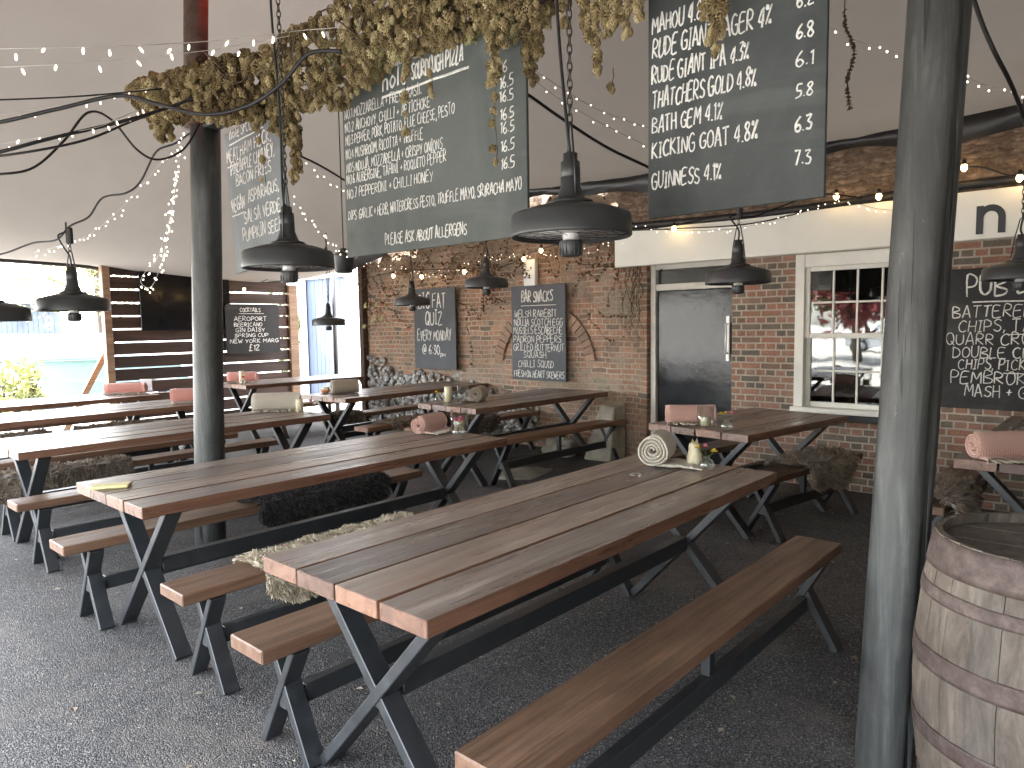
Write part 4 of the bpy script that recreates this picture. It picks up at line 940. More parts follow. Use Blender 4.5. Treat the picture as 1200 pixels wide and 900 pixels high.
# ------------------------------------------------------------------ rolled blankets, jars, candles, flowers
ZT = .762
def roll(label, x, y, rz, Rr, Ln, mat, seed=1, flap=.10, flapside=1, name='rolled_blanket'):
    """axis along local X; the loose fringed end lies on the table towards local +-Y"""
    o = thing(name, label, 'blanket', (x, y, ZT), rz, 'rolled blankets on the tables'); g = MB(); rr = random.Random(seed)
    turns = 4.2; n = 130; tk = (Rr - .012) / turns * .86; nx = 10
    rows_ = []
    for i in range(n + 1):
        q = i / n; th = -math.pi / 2 * flapside - (1 - q) * turns * 2 * math.pi * flapside; r = .012 + (Rr - tk / 2 - .012) * q
        r *= 1 + .05 * mnoise.noise(Vector((math.cos(th) * 1.2, math.sin(th) * 1.2, seed)))
        rows_.append((math.cos(th), math.sin(th), r))
    vs = []; fs = []
    for side in (1, -1):
        for i, (c_, s_, r) in enumerate(rows_):
            for k in range(nx + 1):
                u = k / nx; xx = (u - .5) * Ln; rad = r + side * tk / 2 * (.96 if 0 < k < nx else .55)
                rad *= 1 + .035 * mnoise.noise(Vector((xx * 9, c_, s_ + seed)))
                jit = .012 * mnoise.noise(Vector((i * .05, seed, side))) if k in (0, nx) else 0
                vs.append((xx + jit + (-.004 if k == 0 else .004 if k == nx else 0), rad * c_, max(.0, Rr * .97 + rad * s_)))
    W_ = nx + 1; N = n + 1
    for i in range(n):
        for k in range(nx):
            a = i * W_ + k; fs.append([a, a + 1, a + W_ + 1, a + W_]); b = N * W_ + a; fs.append([b, b + W_, b + W_ + 1, b + 1])
        for k in (0, nx): a = i * W_ + k; b = N * W_ + a; fs.append([a, a + W_, b + W_, b])
    g.add(vs, fs, True); g.build('blanket_roll', mat, o, recalc=False)
    if flap:
        g = MB(); vs = []; fs = []; m = 8
        for side in (0, 1):
            for i in range(m + 1):
                for k in range(nx + 1):
                    yy = flapside * (Rr * .25 + (flap + Rr * .6) * i / m); zz = .004 + .008 * (1 + mnoise.noise(Vector((k * .5, i * .5, seed)))) + (.009 if side else 0)
                    vs.append(((k / nx - .5) * Ln * .96, yy + .01 * mnoise.noise(Vector((k * .7, seed, 2))), zz - (.004 if not side else 0)))
        W_ = nx + 1
        for i in range(m):
            for k in range(nx): a = i * W_ + k; b = (m + 1) * W_ + a; fs += [[a, a + 1, a + W_ + 1, a + W_], [b, b + W_, b + W_ + 1, b + 1]]
        for i in range(m):
            for k in (0, nx): a = i * W_ + k; b = (m + 1) * W_ + a; fs.append([a, a + W_, b + W_, b])
        g.add(vs, fs, True); fl_ = g.build('loose_end', mat, o)
        f = MB(); y0 = flapside * (Rr * .85 + flap)
        for k in range(26):
            xx = (k / 25 - .5) * Ln * .96; p0 = Vector((xx, y0 - flapside * .01, .016)); pts = [p0]
            a = rr.uniform(-.5, .5)
            for q in range(4): p0 = p0 + Vector((math.sin(a) * .014, flapside * .015, -.002 if q else -.004)); p0.z = max(.006, p0.z); a += rr.uniform(-.5, .5); pts.append(p0.copy())
            f.tube(pts, [.0045, .005, .004, .0055, .003], 5)
        f.build('fringe', M['fringe'], o)
    return o
roll('thick cream blanket roll showing its spiral end on the nearest table', 3.33, 1.93, R(17), .092, .20, M['cream_cloth'], 1, .13, -1)
roll('pale pink patterned blanket roll with fringe beside the tall glass jar', 3.40, 3.83, R(14), .066, .28, M['pink_cloth'], 2, .05, -1)
roll('pink blanket roll on the short table before the black door', 4.88, 2.54, R(-55), .070, .36, M['pink_cloth'], 3, .05, -1)
roll('pink blanket roll with white fringe at the right under the pub dining board', 4.62, .50, R(-50), .076, .42, M['pink_cloth'], 4, .05, -1)
roll('wide cream blanket roll behind the round post on the third table', 3.45, 6.00, R(-42), .085, .42, M['cream_cloth'], 5, .02, -1)
roll('coral pink blanket roll partly hidden by the round dark post', 3.35, 7.50, R(-30), .075, .42, M['coral_cloth'], 6, .05, -1)
roll('coral pink blanket roll on the outermost left table', 3.30, 9.20, R(-35), .068, .44, M['coral_cloth'], 7, .07, -1)
roll('coral pink blanket roll on the farthest table beside a white candle', 5.06, 9.70, R(-40), .075, .40, M['coral_cloth'], 8, .06, -1)
roll('beige blanket roll with a long pale fringe in front of the blue door', 4.85, 6.92, R(-20), .085, .30, M['beige_cloth'], 9, .10, 1)
roll('beige curled blanket roll next to the yellow candle on the brick wall table', 5.12, 5.01, R(28), .078, .24, M['beige_cloth'], 10, .05, 1)
def jar(label, x, y, r, h, wax=(.6, .5), z=ZT, candle=True):
    o = thing('candle_jar', label, 'candle jar', (x, y, z)); g = MB()
    g.lathe([(r * .9, 0), (r, .008), (r, h), (r - .0035, h), (r - .0035, .012), (0, .012)], 28); g.build('glass', M['glass'], o)
    if candle: g = MB(); g.lathe([(r * wax[0], .0125), (r * wax[0], h * wax[1]), (r * wax[0] * .8, h * wax[1] + .004), (0, h * wax[1] - .004)], 22, wob=.05); cn = g.build('candle', M['wax'], o); g = MB(); g.tube([(0, 0, h * wax[1] - .003), (.001, 0, h * wax[1] + .012)], .0012, 5); g.build('wick', M['cable'], cn)
    return o
def candle(label, x, y, r, h, m='wax'):
    o = thing('candle', label, 'candle', (x, y, ZT)); g = MB()
    g.lathe([(r, 0), (r, h - .004), (r - .005, h), (r * .6, h - .005), (0, h - .009)], 22, wob=.05); g.build('wax', M[m], o)
    g = MB(); g.tube([(0, 0, h - .009), (.001, 0, h + .012)], .0013, 5); g.build('wick', M['cable'], o); return o
def posy(label, x, y, flowers, r=.034, hv=.055, seed=1):
    o = thing('flower_vase', label, 'flower vase', (x, y, ZT)); g = MB(); rr = random.Random(seed)
    g.lathe([(r * .55, 0), (r * .9, .006), (r, hv * .45), (r * .75, hv * .8), (r * .35, hv), (r * .38, hv * 1.22), (r * .38 - .002, hv * 1.22), (r * .32, hv), (r * .7, hv * .8), (r - .003, hv * .45), (r * .8, .01), (0, .01)], 24); g.build('vase', M['glass'], o)
    for (mt, dx, dy, dz, s_) in flowers:
        f = MB()
        for ring, (cnt, rad, lift) in enumerate(((8, 1.0, .0), (6, .62, .35), (4, .28, .6))):
            for k in range(cnt):
                a = 2 * math.pi * (k + .5 * ring) / cnt + rr.uniform(-.2, .2); d = Vector((math.cos(a), math.sin(a), 0)); q = Vector((-d.y, d.x, 0))
                b = Vector((dx, dy, dz)); f.add([b + Vector((0, 0, lift * s_ * .3)), b + d * rad * s_ * .55 + q * s_ * .34 + Vector((0, 0, lift * s_ * .7 + s_ * .1)), b + d * rad * s_ + Vector((0, 0, lift * s_ + s_ * .12)), b + d * rad * s_ * .55 - q * s_ * .34 + Vector((0, 0, lift * s_ * .7 + s_ * .1))], [[0, 1, 2, 3]], True)
        fo = f.build('flower', M[mt], o, recalc=False)
        g = MB(); g.tube([(dx * .1, dy * .1, .015), (dx * .3, dy * .3, hv * 1.1), (dx, dy, dz)], .0014, 5); g.build('stalk', M['stalk'], fo)
    return o
FL = lambda *a: a
# nearest table: owl-shaped candle and a posy
ow_ = thing('candle', 'cream owl shaped candle behind the posy on the nearest table', 'candle', (3.40, 1.745, ZT)); g = MB()
g.lathe([(.026, 0), (.036, .012), (.040, .045), (.034, .075), (.030, .090), (.031, .105), (.026, .122), (.012, .130), (0, .131)], 20, wob=.06)
g.build('wax', M['wax'], ow_)
for s_ in (-1, 1):
    e = MB(); e.add([(s_ * .010, -.012, .122), (s_ * .030, -.010, .118), (s_ * .020, .010, .122), (s_ * .026, -.002, .152)], [[0, 1, 3], [1, 2, 3], [2, 0, 3], [0, 1, 2]], True); e.build('ear', M['wax'], ow_)
posy('clear bud vase with one pink and two yellow blooms on the nearest table', 3.36, 1.655, FL(('petal_yellow', .012, .055, .105, .022), ('petal_pink', .0, .008, .118, .024), ('petal_yellow', -.01, -.045, .10, .024), ('petal_yellow', .03, -.02, .092, .02)), .042, .06, 2)
gl_ = MB(); gl_.lathe([(.028, 0), (.030, .006), (.02, .011), (0, .012)], 18, c=(3.02, 1.87, ZT)); tag(gl_.build('glass_coaster', M['glass']), 'small clear glass dish lying near the cream roll', 'dish')
jar('tall clear glass jar with a short candle beside the pink patterned roll', 3.50, 3.62, .062, .165)
posy('bud vase with magenta flowers in front of the tall glass jar', 3.40, 3.53, FL(('petal_pink', .0, .03, .10, .03), ('petal_pink', .02, -.005, .115, .03), ('petal_pink', -.02, -.03, .10, .026)), .046, .065, 3)
jar('clear glass jar with a candle before the pink roll on the short table', 4.74, 2.345, .06, .155)
posy('bud vase with yellow and pink flowers on the short table', 4.70, 2.165, FL(('petal_yellow', .0, .045, .105, .028), ('petal_yellow', .01, .015, .112, .026), ('petal_pink', -.0, -.035, .115, .03)), .042, .062, 4)
candle('thick ivory candle beside the wide cream roll', 3.54, 5.76, .034, .115)
jar('small glass jar beside the ivory candle on the third table', 3.60, 5.90, .04, .08, candle=False)
posy('bud vase with a pink and a white bloom on the third table', 3.60, 5.64, FL(('petal_pink', .0, .03, .085, .034), ('petal_white', .01, -.03, .07, .03)), .034, .05, 5)
posy('bud vase with white and yellow flowers by the coral roll behind the post', 3.28, 7.72, FL(('petal_white', 0, .04, .11, .03), ('petal_yellow', .01, -.02, .10, .026), ('petal_white', -.02, .0, .12, .028)), .034, .05, 6)
candle('tall white candle on the farthest table', 4.94, 9.50, .036, .17)
posy('bud vase with a red bloom by the tall white candle', 4.90, 9.40, FL(('petal_red', 0, -.02, .08, .045), ('petal_white', .02, .03, .05, .03)), .03, .04, 7)
bw_ = thing('candle_bowl', 'orange glazed bowl with a low candle beside the beige fringed roll', 'bowl', (4.74, 7.14, ZT)); g = MB(); g.lathe([(.03, 0), (.06, .02), (.066, .04), (.06, .04), (.05, .02), (0, .012)], 22); g.build('bowl', M['orange_bowl'], bw_)
g = MB(); g.lathe([(.045, .022), (.045, .07), (0, .068)], 18); g.build('candle', M['wax'], bw_)
candle('yellow candle next to the curled beige roll on the brick wall table', 4.88, 5.20, .038, .155)
jar('clear hurricane glass between yellow candle and curled beige roll', 4.98, 5.09, .058, .16, candle=False)
posy('bud vase with yellow flowers left of the yellow candle', 4.83, 5.30, FL(('petal_yellow', 0, .02, .09, .03), ('petal_yellow', .02, -.01, .08, .026)), .034, .05, 8)
yc = MB(); yc.box((-.085, -.045, 0), (.085, .045, .014), .005); o = yc.build('folded_packet', M['yellow_cloth']); o.location = (1.245, 3.735, ZT); o.rotation_euler = (0, 0, R(-32)); tag(o, 'pale yellow folded packet at the near end of the second table', 'packet')
mh = thing('menu_holder', 'clear upright menu holder standing behind the coral roll at left', 'menu holder', (3.62, 9.42, ZT)); g = MB(); g.box((-.075, -.004, .0), (.075, .004, .15), .002); g.box((-.075, -.035, 0), (.075, .035, .006), .002)
g.build('card', M['acrylic'], mh); mh.rotation_euler = (0, 0, R(-48))

# ------------------------------------------------------------------ oak barrel
ba = thing('oak_barrel', 'weathered oak barrel with rusty hoops beside the near post', 'barrel', (2.475, .165, 0))
def brad(z): u = (z - .45) / .45; return .335 - .050 * u * u
g = MB(); NS = 26; rr = random.Random(3); zz = [0, .05, .15, .28, .45, .6, .74, .84, .895]
for k in range(NS):
    a0 = 2 * math.pi * k / NS + .0022; a1 = 2 * math.pi * (k + 1) / NS - .0022; ti = rr.random(); off = rr.uniform(-.0015, .0015); vs = []
    for z in zz:
        for rr_, q in ((0, 0), (0, .5), (0, 1), (1, 1), (1, 0)):
            r = brad(z) + off - (.018 if rr_ else 0) + (.0012 if q == .5 else 0); a = a0 + (a1 - a0) * q; vs.append((r * math.cos(a), r * math.sin(a), z + (rr.uniform(-.002, .002) if z == .895 else 0)))
    fs = []
    for i in range(len(zz) - 1):
        for q in range(5): q2 = (q + 1) % 5; fs.append([i * 5 + q, i * 5 + q2, i * 5 + 5 + q2, i * 5 + 5 + q])
    fs.append([(len(zz) - 1) * 5 + q for q in range(5)]); fs.append([0, 1, 2, 3, 4]); g.add(vs, fs, False, ti)
g.build('staves', M['barrel'], ba)
g = MB()
for k in range(7):
    x0 = -.267 + .534 * k / 7 + .001; x1 = -.267 + .534 * (k + 1) / 7 - .001; o = []
    for s_ in range(7): x = x0 + (x1 - x0) * s_ / 6; o.append((x, math.sqrt(max(0, .2675 ** 2 - x * x))))
    o += [(x, -y) for x, y in o[::-1]]; n = len(o); z0 = .868 + random.uniform(-.0006, .0006)
    g.add([(x, y, z0) for x, y in o] + [(x, y, .84) for x, y in o], [list(range(n)), list(range(n, 2 * n))[::-1]] + [[i, (i + 1) % n, n + (i + 1) % n, n + i] for i in range(n)], False, random.random() * .5)
g.build('lid', M['barrel'], ba)
for z0, z1 in ((.002, .085), (.125, .17), (.30, .35), (.515, .575), (.715, .755), (.80, .892)):
    g = MB(); m = 5; prof = [(brad(z0 + (z1 - z0) * i / m) + .004, z0 + (z1 - z0) * i / m) for i in range(m + 1)] + [(brad(z1 - (z1 - z0) * i / m) - .001, z1 - (z1 - z0) * i / m) for i in range(m + 1)]
    g.lathe(prof, 60, close=True); g.build('hoop', M['hoop'], ba)

# ------------------------------------------------------------------ hanging heaters
def make_heater(r=.215, bracket=True):
    root = thing('pendant_heater', None, 'heater'); k = r / .215
    g = MB(); g.lathe([(r, -.062), (r + .004, -.058), (r + .004, -.052), (r, .012), (r - .008, .022), (r * .62, .045), (.07 * k, .058), (.05, .062), (.05, .056), (r * .6, .040), (r - .012, .016), (r - .006, -.06)], 48, close=True); g.build('shade', M['heater'], root)
    g = MB(); g.lathe([(r - .010, -.045), (r * .8, -.008), (r * .5, .022), (.04, .035)], 36); g.build('reflector', M['reflector'], root)
    g = MB()
    for q in range(1, 5):
        rad = r * (.30 + .165 * q); pts = [(rad * math.cos(a), rad * math.sin(a), -.056) for a in [2 * math.pi * i / 40 for i in range(41)]]; g.tube(pts, .0011, 5, caps=False)
    for q in range(10): a = 2 * math.pi * q / 10; g.tube([(.04 * math.cos(a), .04 * math.sin(a), -.058), (r * .985 * math.cos(a), r * .985 * math.sin(a), -.0545)], .0012, 5)
    g.build('grille', M['grille'], root)
    g = MB(); g.lathe([(.030, .03), (.030, -.075)], 20); g.build('lamp_tube', M['reflector'], root)
    g = MB(); g.lathe([(.040, -.074), (.043, -.080), (.036, -.125), (.030, -.130), (0, -.130)], 24)
    for q in range(16): a = 2 * math.pi * q / 16; g.box((.0385, -.002, -.125), (.0425, .002, -.085), .0005, Matrix.Rotation(a, 4, 'Z'))
    g.build('lower_housing', M['heater'], root)
    g = MB(); g.lathe([(.085, .058), (.08, .066), (.055, .072), (.048, .085), (.036, .118), (.036, .150), (.034, .152), (.036, .154), (.034, .205), (.026, .208), (.026, .235), (0, .236)], 28); g.build('neck', M['heater'], root)
    if bracket:
        g = MB()
        for s_ in (-1, 1): g.tube([(s_ * .058, 0, .085), (s_ * .045, 0, .2), (s_ * .014, 0, .335), (0, 0, .345)], .004, 6)
        g.build('bracket', M['grille'], root)
    return root
def chain_mb(length, z0=.345):
    g = MB(); n = max(2, int(length / .030)); 
    for i in range(n):
        zc = z0 + .012 + i * .030; pts = []
        for q in range(13):
            a = 2 * math.pi * q / 12; d = .009 * math.cos(a); e = .021 * math.sin(a); pts.append((d if i % 2 else 0, 0 if i % 2 else d, zc + e))
        g.tube(pts, .0028, 5, caps=False)
    return g
H0 = make_heater(); GH = 'round dark heaters hung from the tent'
def heater(px, py, wpx, label, chain_top, rz=0.0, cab=True, Dr=.438):
    D = F_PX * Dr / wpx; p = atD(px, py, D)
    if 'h' not in used: used.add('h'); o = H0; o.location = p; o.rotation_euler = (0, 0, rz); tag(o, label, None, GH)
    else: o = dup(H0, p, rz, label, GH)
    for ch in list(o.children):
        if ch.name.split('.')[0] in ('chain', 'cable', 'plug'): bpy.data.objects.remove(ch)
    ztop = chain_top if chain_top else tent_z(p.x, p.y) - .02
    ln = max(.08, ztop - p.z - .35)
    chain_mb(ln).build('chain', M['chain'], o)
    if cab:
        g = MB(); r2 = random.Random(int(px)); top = ztop - p.z
        g.tube(spline([(.0, .0, .236), (-.01, .012, .30), (.04, .03, .36 + ln * .18), (.035, .05, .36 + ln * .45), (.012, .015, .36 + ln * .62), (.01, .01, top)], 8), .006, 7); g.build('cable', M['cable'], o)
        g = MB(); pz = .36 + ln * (.62 if ln > .4 else .15); g.box((-.024, -.018, pz), (.020, .016, pz + .11), .008); g.build('plug', M['cable'], o)
    return o
HEATERS = [(669, 258, 142, 'largest hanging heater, between the pizza board and the beer board', None), (338, 300, 105, 'hanging heater overlapping the pale specials board', None), (865, 322, 75, 'hanging heater in front of the pub door and white fascia', 2.27), (86, 354, 76, 'hanging heater in the bright opening left of the slatted screen', 2.25),
           (570, 330, 51, 'hanging heater against the brick wall between quiz and snacks boards', None), (483, 352, 42, 'hanging heater just left of the quiz board', None), (385, 376, 38, 'small looking hanging heater before the pale blue door', None), (1196, 317, 78, 'hanging heater cut by the right edge above the pub dining board', None), (-12, 365, 82, 'hanging heater cut by the left edge of the picture', 2.22)]
for i, (px, py, w_, lb, ct) in enumerate(HEATERS):
    if i > 0: heater(px, py, w_, lb, ct, R(37 * i), True)
heater_first = HEATERS[0]
heater(*heater_first[:4], heater_first[4], R(55), True)
bl = thing('pendant_lamp', 'grey bell shaped pendant behind the specials board heater', 'lamp', atD(403, 311, 7.2)); g = MB(); g.lathe([(.115, .10), (.112, .09), (.085, -.07), (.08, -.075), (.075, -.07), (.10, .09)], 28, close=True); g.build('shade', M['heater'], bl); g = MB(); g.lathe([(.11, .102), (.05, .13), (.03, .17), (0, .171)], 24); g.build('cap', M['heater'], bl)
g = MB(); bz = bl.location; g.tube([(0, 0, .17), (0, 0, tent_z(bz.x, bz.y) - bz.z)], .006, 6); g.build('cable', M['cable'], bl)

# red heat lamp glowing on the mast just above the picture
rl = thing('red_heat_lamp', 'red glowing heat lamp fixed high on the mast above the hops', 'lamp', (q3.x + .22, q3.y - .18, q3.z + .02)); g = MB(); g.lathe([(.06, .05), (.07, .0), (.075, -.03), (.068, -.03), (.05, .04)], 20, close=True); g.build('housing', M['heater'], rl)
g = MB(); g.blob((0, 0, .0), .035, (1, 1, 1), 0, 1, 10); g.build('bulb', M['red_lamp'], rl)
g = MB(); g.tube([(0, 0, .05), (-.05, .04, .09), (-.16, .13, .09)], .012, 8); g.build('arm', M['steel'], rl)
rd = bpy.data.lights.new('red_heat_light', 'POINT'); rd.energy = .7; rd.color = (1, .05, .025); rd.shadow_soft_size = .05
ro = bpy.data.objects.new('red_heat_light', rd); COL.objects.link(ro); ro.parent = rl; ro.location = (0, 0, -.09)

# ------------------------------------------------------------------ dried hop garland
gar = thing('hop_garland', 'thick garland of dried tan hop cones along the rail above the boards', 'garland')
def cone_mesh():
    # a papery hop cone: rings of overlapping bracts, length 1, hanging along -Z
    vs = []; fs = []
    for ring in range(6):
        z = -.06 - .155 * ring; r = (.20, .31, .36, .35, .28, .15)[ring]; cnt = 6
        for k in range(cnt):
            a = 2 * math.pi * (k + .5 * (ring % 2)) / cnt; d = Vector((math.cos(a), math.sin(a), 0)); q = Vector((-d.y, d.x, 0)); o = len(vs)
            vs += [Vector((0, 0, z + .10)) + d * r * .6, Vector((0, 0, z - .02)) + d * r * 1.02 + q * r * .5, Vector((0, 0, z - .21)) + d * r * 1.0, Vector((0, 0, z - .02)) + d * r * 1.02 - q * r * .5]
            fs += [[o, o + 1, o + 2, o + 3]]
    return vs, fs
CV, CF = cone_mesh()
g = MB(); stm = MB(); rr = random.Random(21)
def cone(p, s_, ti, droop=.35):
    rot = Matrix.Rotation(rr.uniform(0, 6.28), 3, 'Z'); tl = Matrix.Rotation(rr.gauss(0, droop), 3, 'X') @ Matrix.Rotation(rr.gauss(0, droop), 3, 'Y')
    m = tl @ rot * s_; w = Matrix.Diagonal((.95, .95, 1.0))
    g.add([p + m @ (w @ v) for v in CV], CF, True, max(0, min(1, ti + rr.uniform(-.3, .3))))
path = spline([atX(176, 108, 1.80), atX(200, 104, 1.83), atX(232, 99, 1.88), atX(275, 92, 1.96), atX(330, 80, 2.10), atX(385, 62, 2.24), (2.38, 3.05, 3.13), (2.41, 2.5, 3.10), (2.42, 1.9, 3.07), (2.42, 1.2, 3.03), (2.45, .8, 3.0)], 14)
YMAX = path[0].y
def yv(y): 
    b = min(path, key=lambda q: abs(q.y - y)); return b
def thick(y): # below / above / half depth by position along the rail
    if y > YMAX - .55: return .15, .12, .14
    if y > YMAX - 1.0: return .19, .15, .15
    if y > 3.0: return .25, .22, .17
    if y > 1.95: return .22, .25, .17
    return .12, .2, .14
NC = 2900
for k in range(NC):
    y = rr.uniform(1.85, YMAX); b = yv(y); dn, u_, dp = thick(y); cl = mnoise.noise(Vector((y * 3.1, 0, 5)))
    dn *= 1 + .65 * cl; a = rr.uniform(0, 6.28); rr_ = math.sqrt(rr.random()) if rr.random() < .35 else rr.uniform(.8, 1)
    dz = math.sin(a) * rr_; z = b.z - .02 + (dz * u_ if dz > 0 else dz * dn); x = b.x + math.cos(a) * rr_ * dp
    endk = min(1, (YMAX + .05 - y) / .25); z = b.z + (z - b.z) * (endk ** .5)
    ti = .45 + .55 * mnoise.noise(Vector((x * 4, y * 4, z * 4))) + (.12 if y < 3.4 else 0)
    cone(Vector((x, y, z)), rr.uniform(.036, .062), ti)
for k in range(160):
    y = rr.uniform(.85, 1.9); b = yv(y); cone(Vector((b.x + rr.uniform(-.1, .08), y, b.z + rr.uniform(.0, .2))), rr.uniform(.034, .055), .5)
def strand(x, y, z0, z1, w, n, ti=.5, sc=1.0):
    pts = []
    for i in range(9):
        q = i / 8; pts.append(Vector((x + .012 * mnoise.noise(Vector((q * 4, y, 1))), y + .02 * mnoise.noise(Vector((q * 3, y, 4))), z0 + (z1 - z0) * q)))
    sb = MB(); sb.tube(pts, .0022, 4); sb.build('bine_stem', M['stem'], gar)
    for k in range(n):
        q = rr.random() ** .8; p = pts[min(8, int(q * 8))]; ww = w * (1 - .75 * q)
        cone(Vector((p.x + rr.uniform(-ww, ww) - .015, p.y + rr.uniform(-ww, ww), z0 + (z1 - z0) * q)), rr.uniform(.040, .064) * sc * (1 - .3 * q), ti)
def at_str(px, y0px, y1px, w, n, ti=.5, X=None, sc=1.0):
    if X is None: X = min(2.38, 1.80 + (px - 180) / 205 * .44) - .02
    a = atX(px, y0px, X); b = atX(px, y1px, X); strand(X, a.y, a.z, b.z, w, n, ti, sc)
for a in ((346, 110, 200, .05, 70, .35), (335, 90, 170, .06, 70, .35), (322, 80, 155, .05, 45, .4), (378, 60, 120, .06, 60, .45), (300, 100, 150, .05, 40), (290, 100, 140, .04, 20), (415, 40, 92, .06, 60, .55), (430, 50, 100, .05, 40, .55), (478, 30, 85, .035, 40, .6), (476, 80, 160, .012, 9, .6), (506, 40, 110, .01, 5, .6), (530, 15, 50, .05, 30, .6), (580, 10, 95, .035, 60, .62), (580, 90, 188, .010, 9, .6), (590, 20, 50, .04, 25, .5), (622, 0, 95, .035, 70, .25), (632, 0, 60, .03, 40, .3), (188, 120, 165, .05, 50, .42), (200, 125, 160, .04, 30, .42), (345, 190, 215, .02, 6, .3), (307, 150, 220, .006, 3, .5)):
    at_str(*a)
for a in ((662, -40, 28, .03, 25, .5), (700, -40, 80, .022, 34, .58), (712, -30, 40, .03, 30, .58), (690, -30, 45, .03, 26, .5), (735, -40, 40, .025, 26, .55), (722, -40, 25, .03, 24, .55), (748, -40, 15, .03, 20, .55), (840, -40, 62, .016, 26, .55), (846, -40, 40, .02, 24, .55), (832, -30, 12, .02, 14, .55), (718, 80, 103, .003, 2, .5)):
    at_str(*a, X=2.34)
hc = g.build('cones', M['hop'], gar, recalc=False); hc['kind'] = 'stuff'
for k in range(12):
    a = rr.uniform(2.0, YMAX - .4); b = yv(a); pts = [b + Vector((rr.uniform(-.12, .1), q * .09 - .3, rr.uniform(-.1, .12))) for q in range(7)]; sb = MB(); sb.tube(spline(pts, 4), .004, 5); sb.build('bine_stem', M['stem'], gar)
cy = MB(); cl_ = MB()     # thin dry trailing stem by the near post
pts = spline([atX(992, -20, 2.9), atX(990, 25, 2.9), atX(1001, 60, 2.9), atX(993, 95, 2.9), atX(996, 128, 2.9)], 8); cy.tube(pts, .002, 4)
for p in pts[6:]:
    for q in range(2):
        rot = Matrix.Rotation(rr.uniform(0, 6.28), 3, Vector((rr.uniform(-1, 1), rr.uniform(-1, 1), 1)).normalized()); cl_.add([p + rot @ Vector(v) * rr.uniform(.008, .016) for v in ((-1, 0, 0), (0, .7, .2), (1, 0, 0), (0, -.7, .2))], [[0, 1, 2], [0, 2, 3]], False, rr.random())
ts = thing('trailing_stem', 'thin dry trailing stem with shrivelled leaves hanging left of the near post', 'plant'); cy.build('stem', M['stem'], ts); cl_.build('leaves', M['stem'], ts)

# ------------------------------------------------------------------ cables and strings of lights
def cable(label, pts, r=.008, n=10, m='cable', name='cable', cat='cable'):
    g = MB(); g.tube(spline(pts, n), r, 7); return tag(g.build(name, M[m]), label, cat)
A = atD
cable('thick black cable arching from the left edge across the hop garland', [A(-60, 152, 3.0), A(0, 143, 3.0), A(70, 127, 3.05), A(140, 112, 3.1), A(185, 122, 3.15), A(240, 134, 3.2), A(290, 124, 3.2), A(330, 98, 3.15), A(362, 63, 3.1), A(400, 60, 3.1)], .0085)
cable('pair of black cables rising from the left edge to the post cap plate', [A(-60, 192, 3.2), A(0, 178, 3.2), A(60, 162, 3.3), A(140, 143, 3.5), A(200, 125, 3.7), A(250, 105, 3.8)], .0085)
cable('lower black cable of the pair ending near the cap plate', [A(-60, 188, 3.25), A(20, 180, 3.25), A(100, 164, 3.4), A(160, 140, 3.6), A(230, 115, 3.8), A(262, 107, 3.8)], .006)
cable('looped black cable sagging under the pair at upper left', [A(-50, 203, 3.3), A(0, 204, 3.3), A(40, 196, 3.4), A(75, 165, 3.5), A(103, 132, 3.6), A(130, 140, 3.7), A(160, 175, 3.8), A(185, 187, 3.9), A(215, 175, 4.0), A(234, 145, 4.1)], .006)
cable('black cable festoon stepping down from the post to the left opening', [A(228, 152, 4.6), A(205, 168, 4.6), A(183, 178, 4.6), A(165, 212, 4.7), A(148, 226, 4.7), A(120, 232, 4.75), A(104, 254, 4.8), A(82, 265, 4.82), A(66, 281, 4.9), A(38, 285, 5.0), A(0, 298, 5.1), A(-40, 300, 5.2)], .0065)
cable('thin dark cable running level above the arching cable at upper left', [A(-60, 118, 3.4), A(0, 117, 3.4), A(90, 113, 3.6), A(170, 106, 3.8), A(230, 100, 4.0)], .004)
cable('black cable sloping down behind the largest heater to the beer board', [A(590, 98, 4.3), A(614, 108, 4.3), A(660, 140, 4.5), A(710, 172, 4.7), A(760, 196, 4.9), A(800, 215, 5.2)], .010)
cable('black cable hanging in a curve at the upper right corner', [A(1135, -20, 3.6), A(1150, 25, 3.6), A(1165, 60, 3.6), A(1183, 95, 3.7), A(1197, 130, 3.9), A(1206, 160, 4.2)], .011)
cable('dark cable crossing from the specials board down towards the quiz board', [A(350, 182, 4.4), A(375, 194, 4.5), A(405, 212, 4.8), A(450, 240, 5.6)], .007)
cable('black cable looping along the pub fascia to the door heater', [A(760, 268, 5.3), A(800, 262, 5.3), A(850, 252, 5.3), A(880, 254, 5.3), A(910, 244, 5.35), A(960, 228, 5.5), A(1010, 232, 5.6)], .007)
led = MB(); led.blob((0, 0, -.012), .0042, (1, 1, 2.6), 0, 1, 6); led_me = led.build('bulb', M['led']); LED = led_me.data; bpy.data.objects.remove(led_me)
led2 = MB(); led2.blob((0, 0, 0), .0075, (1, 1, 1.3), 0, 1, 6); _o = led2.build('bulb', M['led']); LED2 = _o.data; bpy.data.objects.remove(_o)
fb = MB(); fb.blob((0, 0, -.045), .022, (1, 1, 1.35), 0, 1, 10); _o = fb.build('bulb', M['warm_bulb']); FB = _o.data; bpy.data.objects.remove(_o)
GF = 'strings of fairy lights'
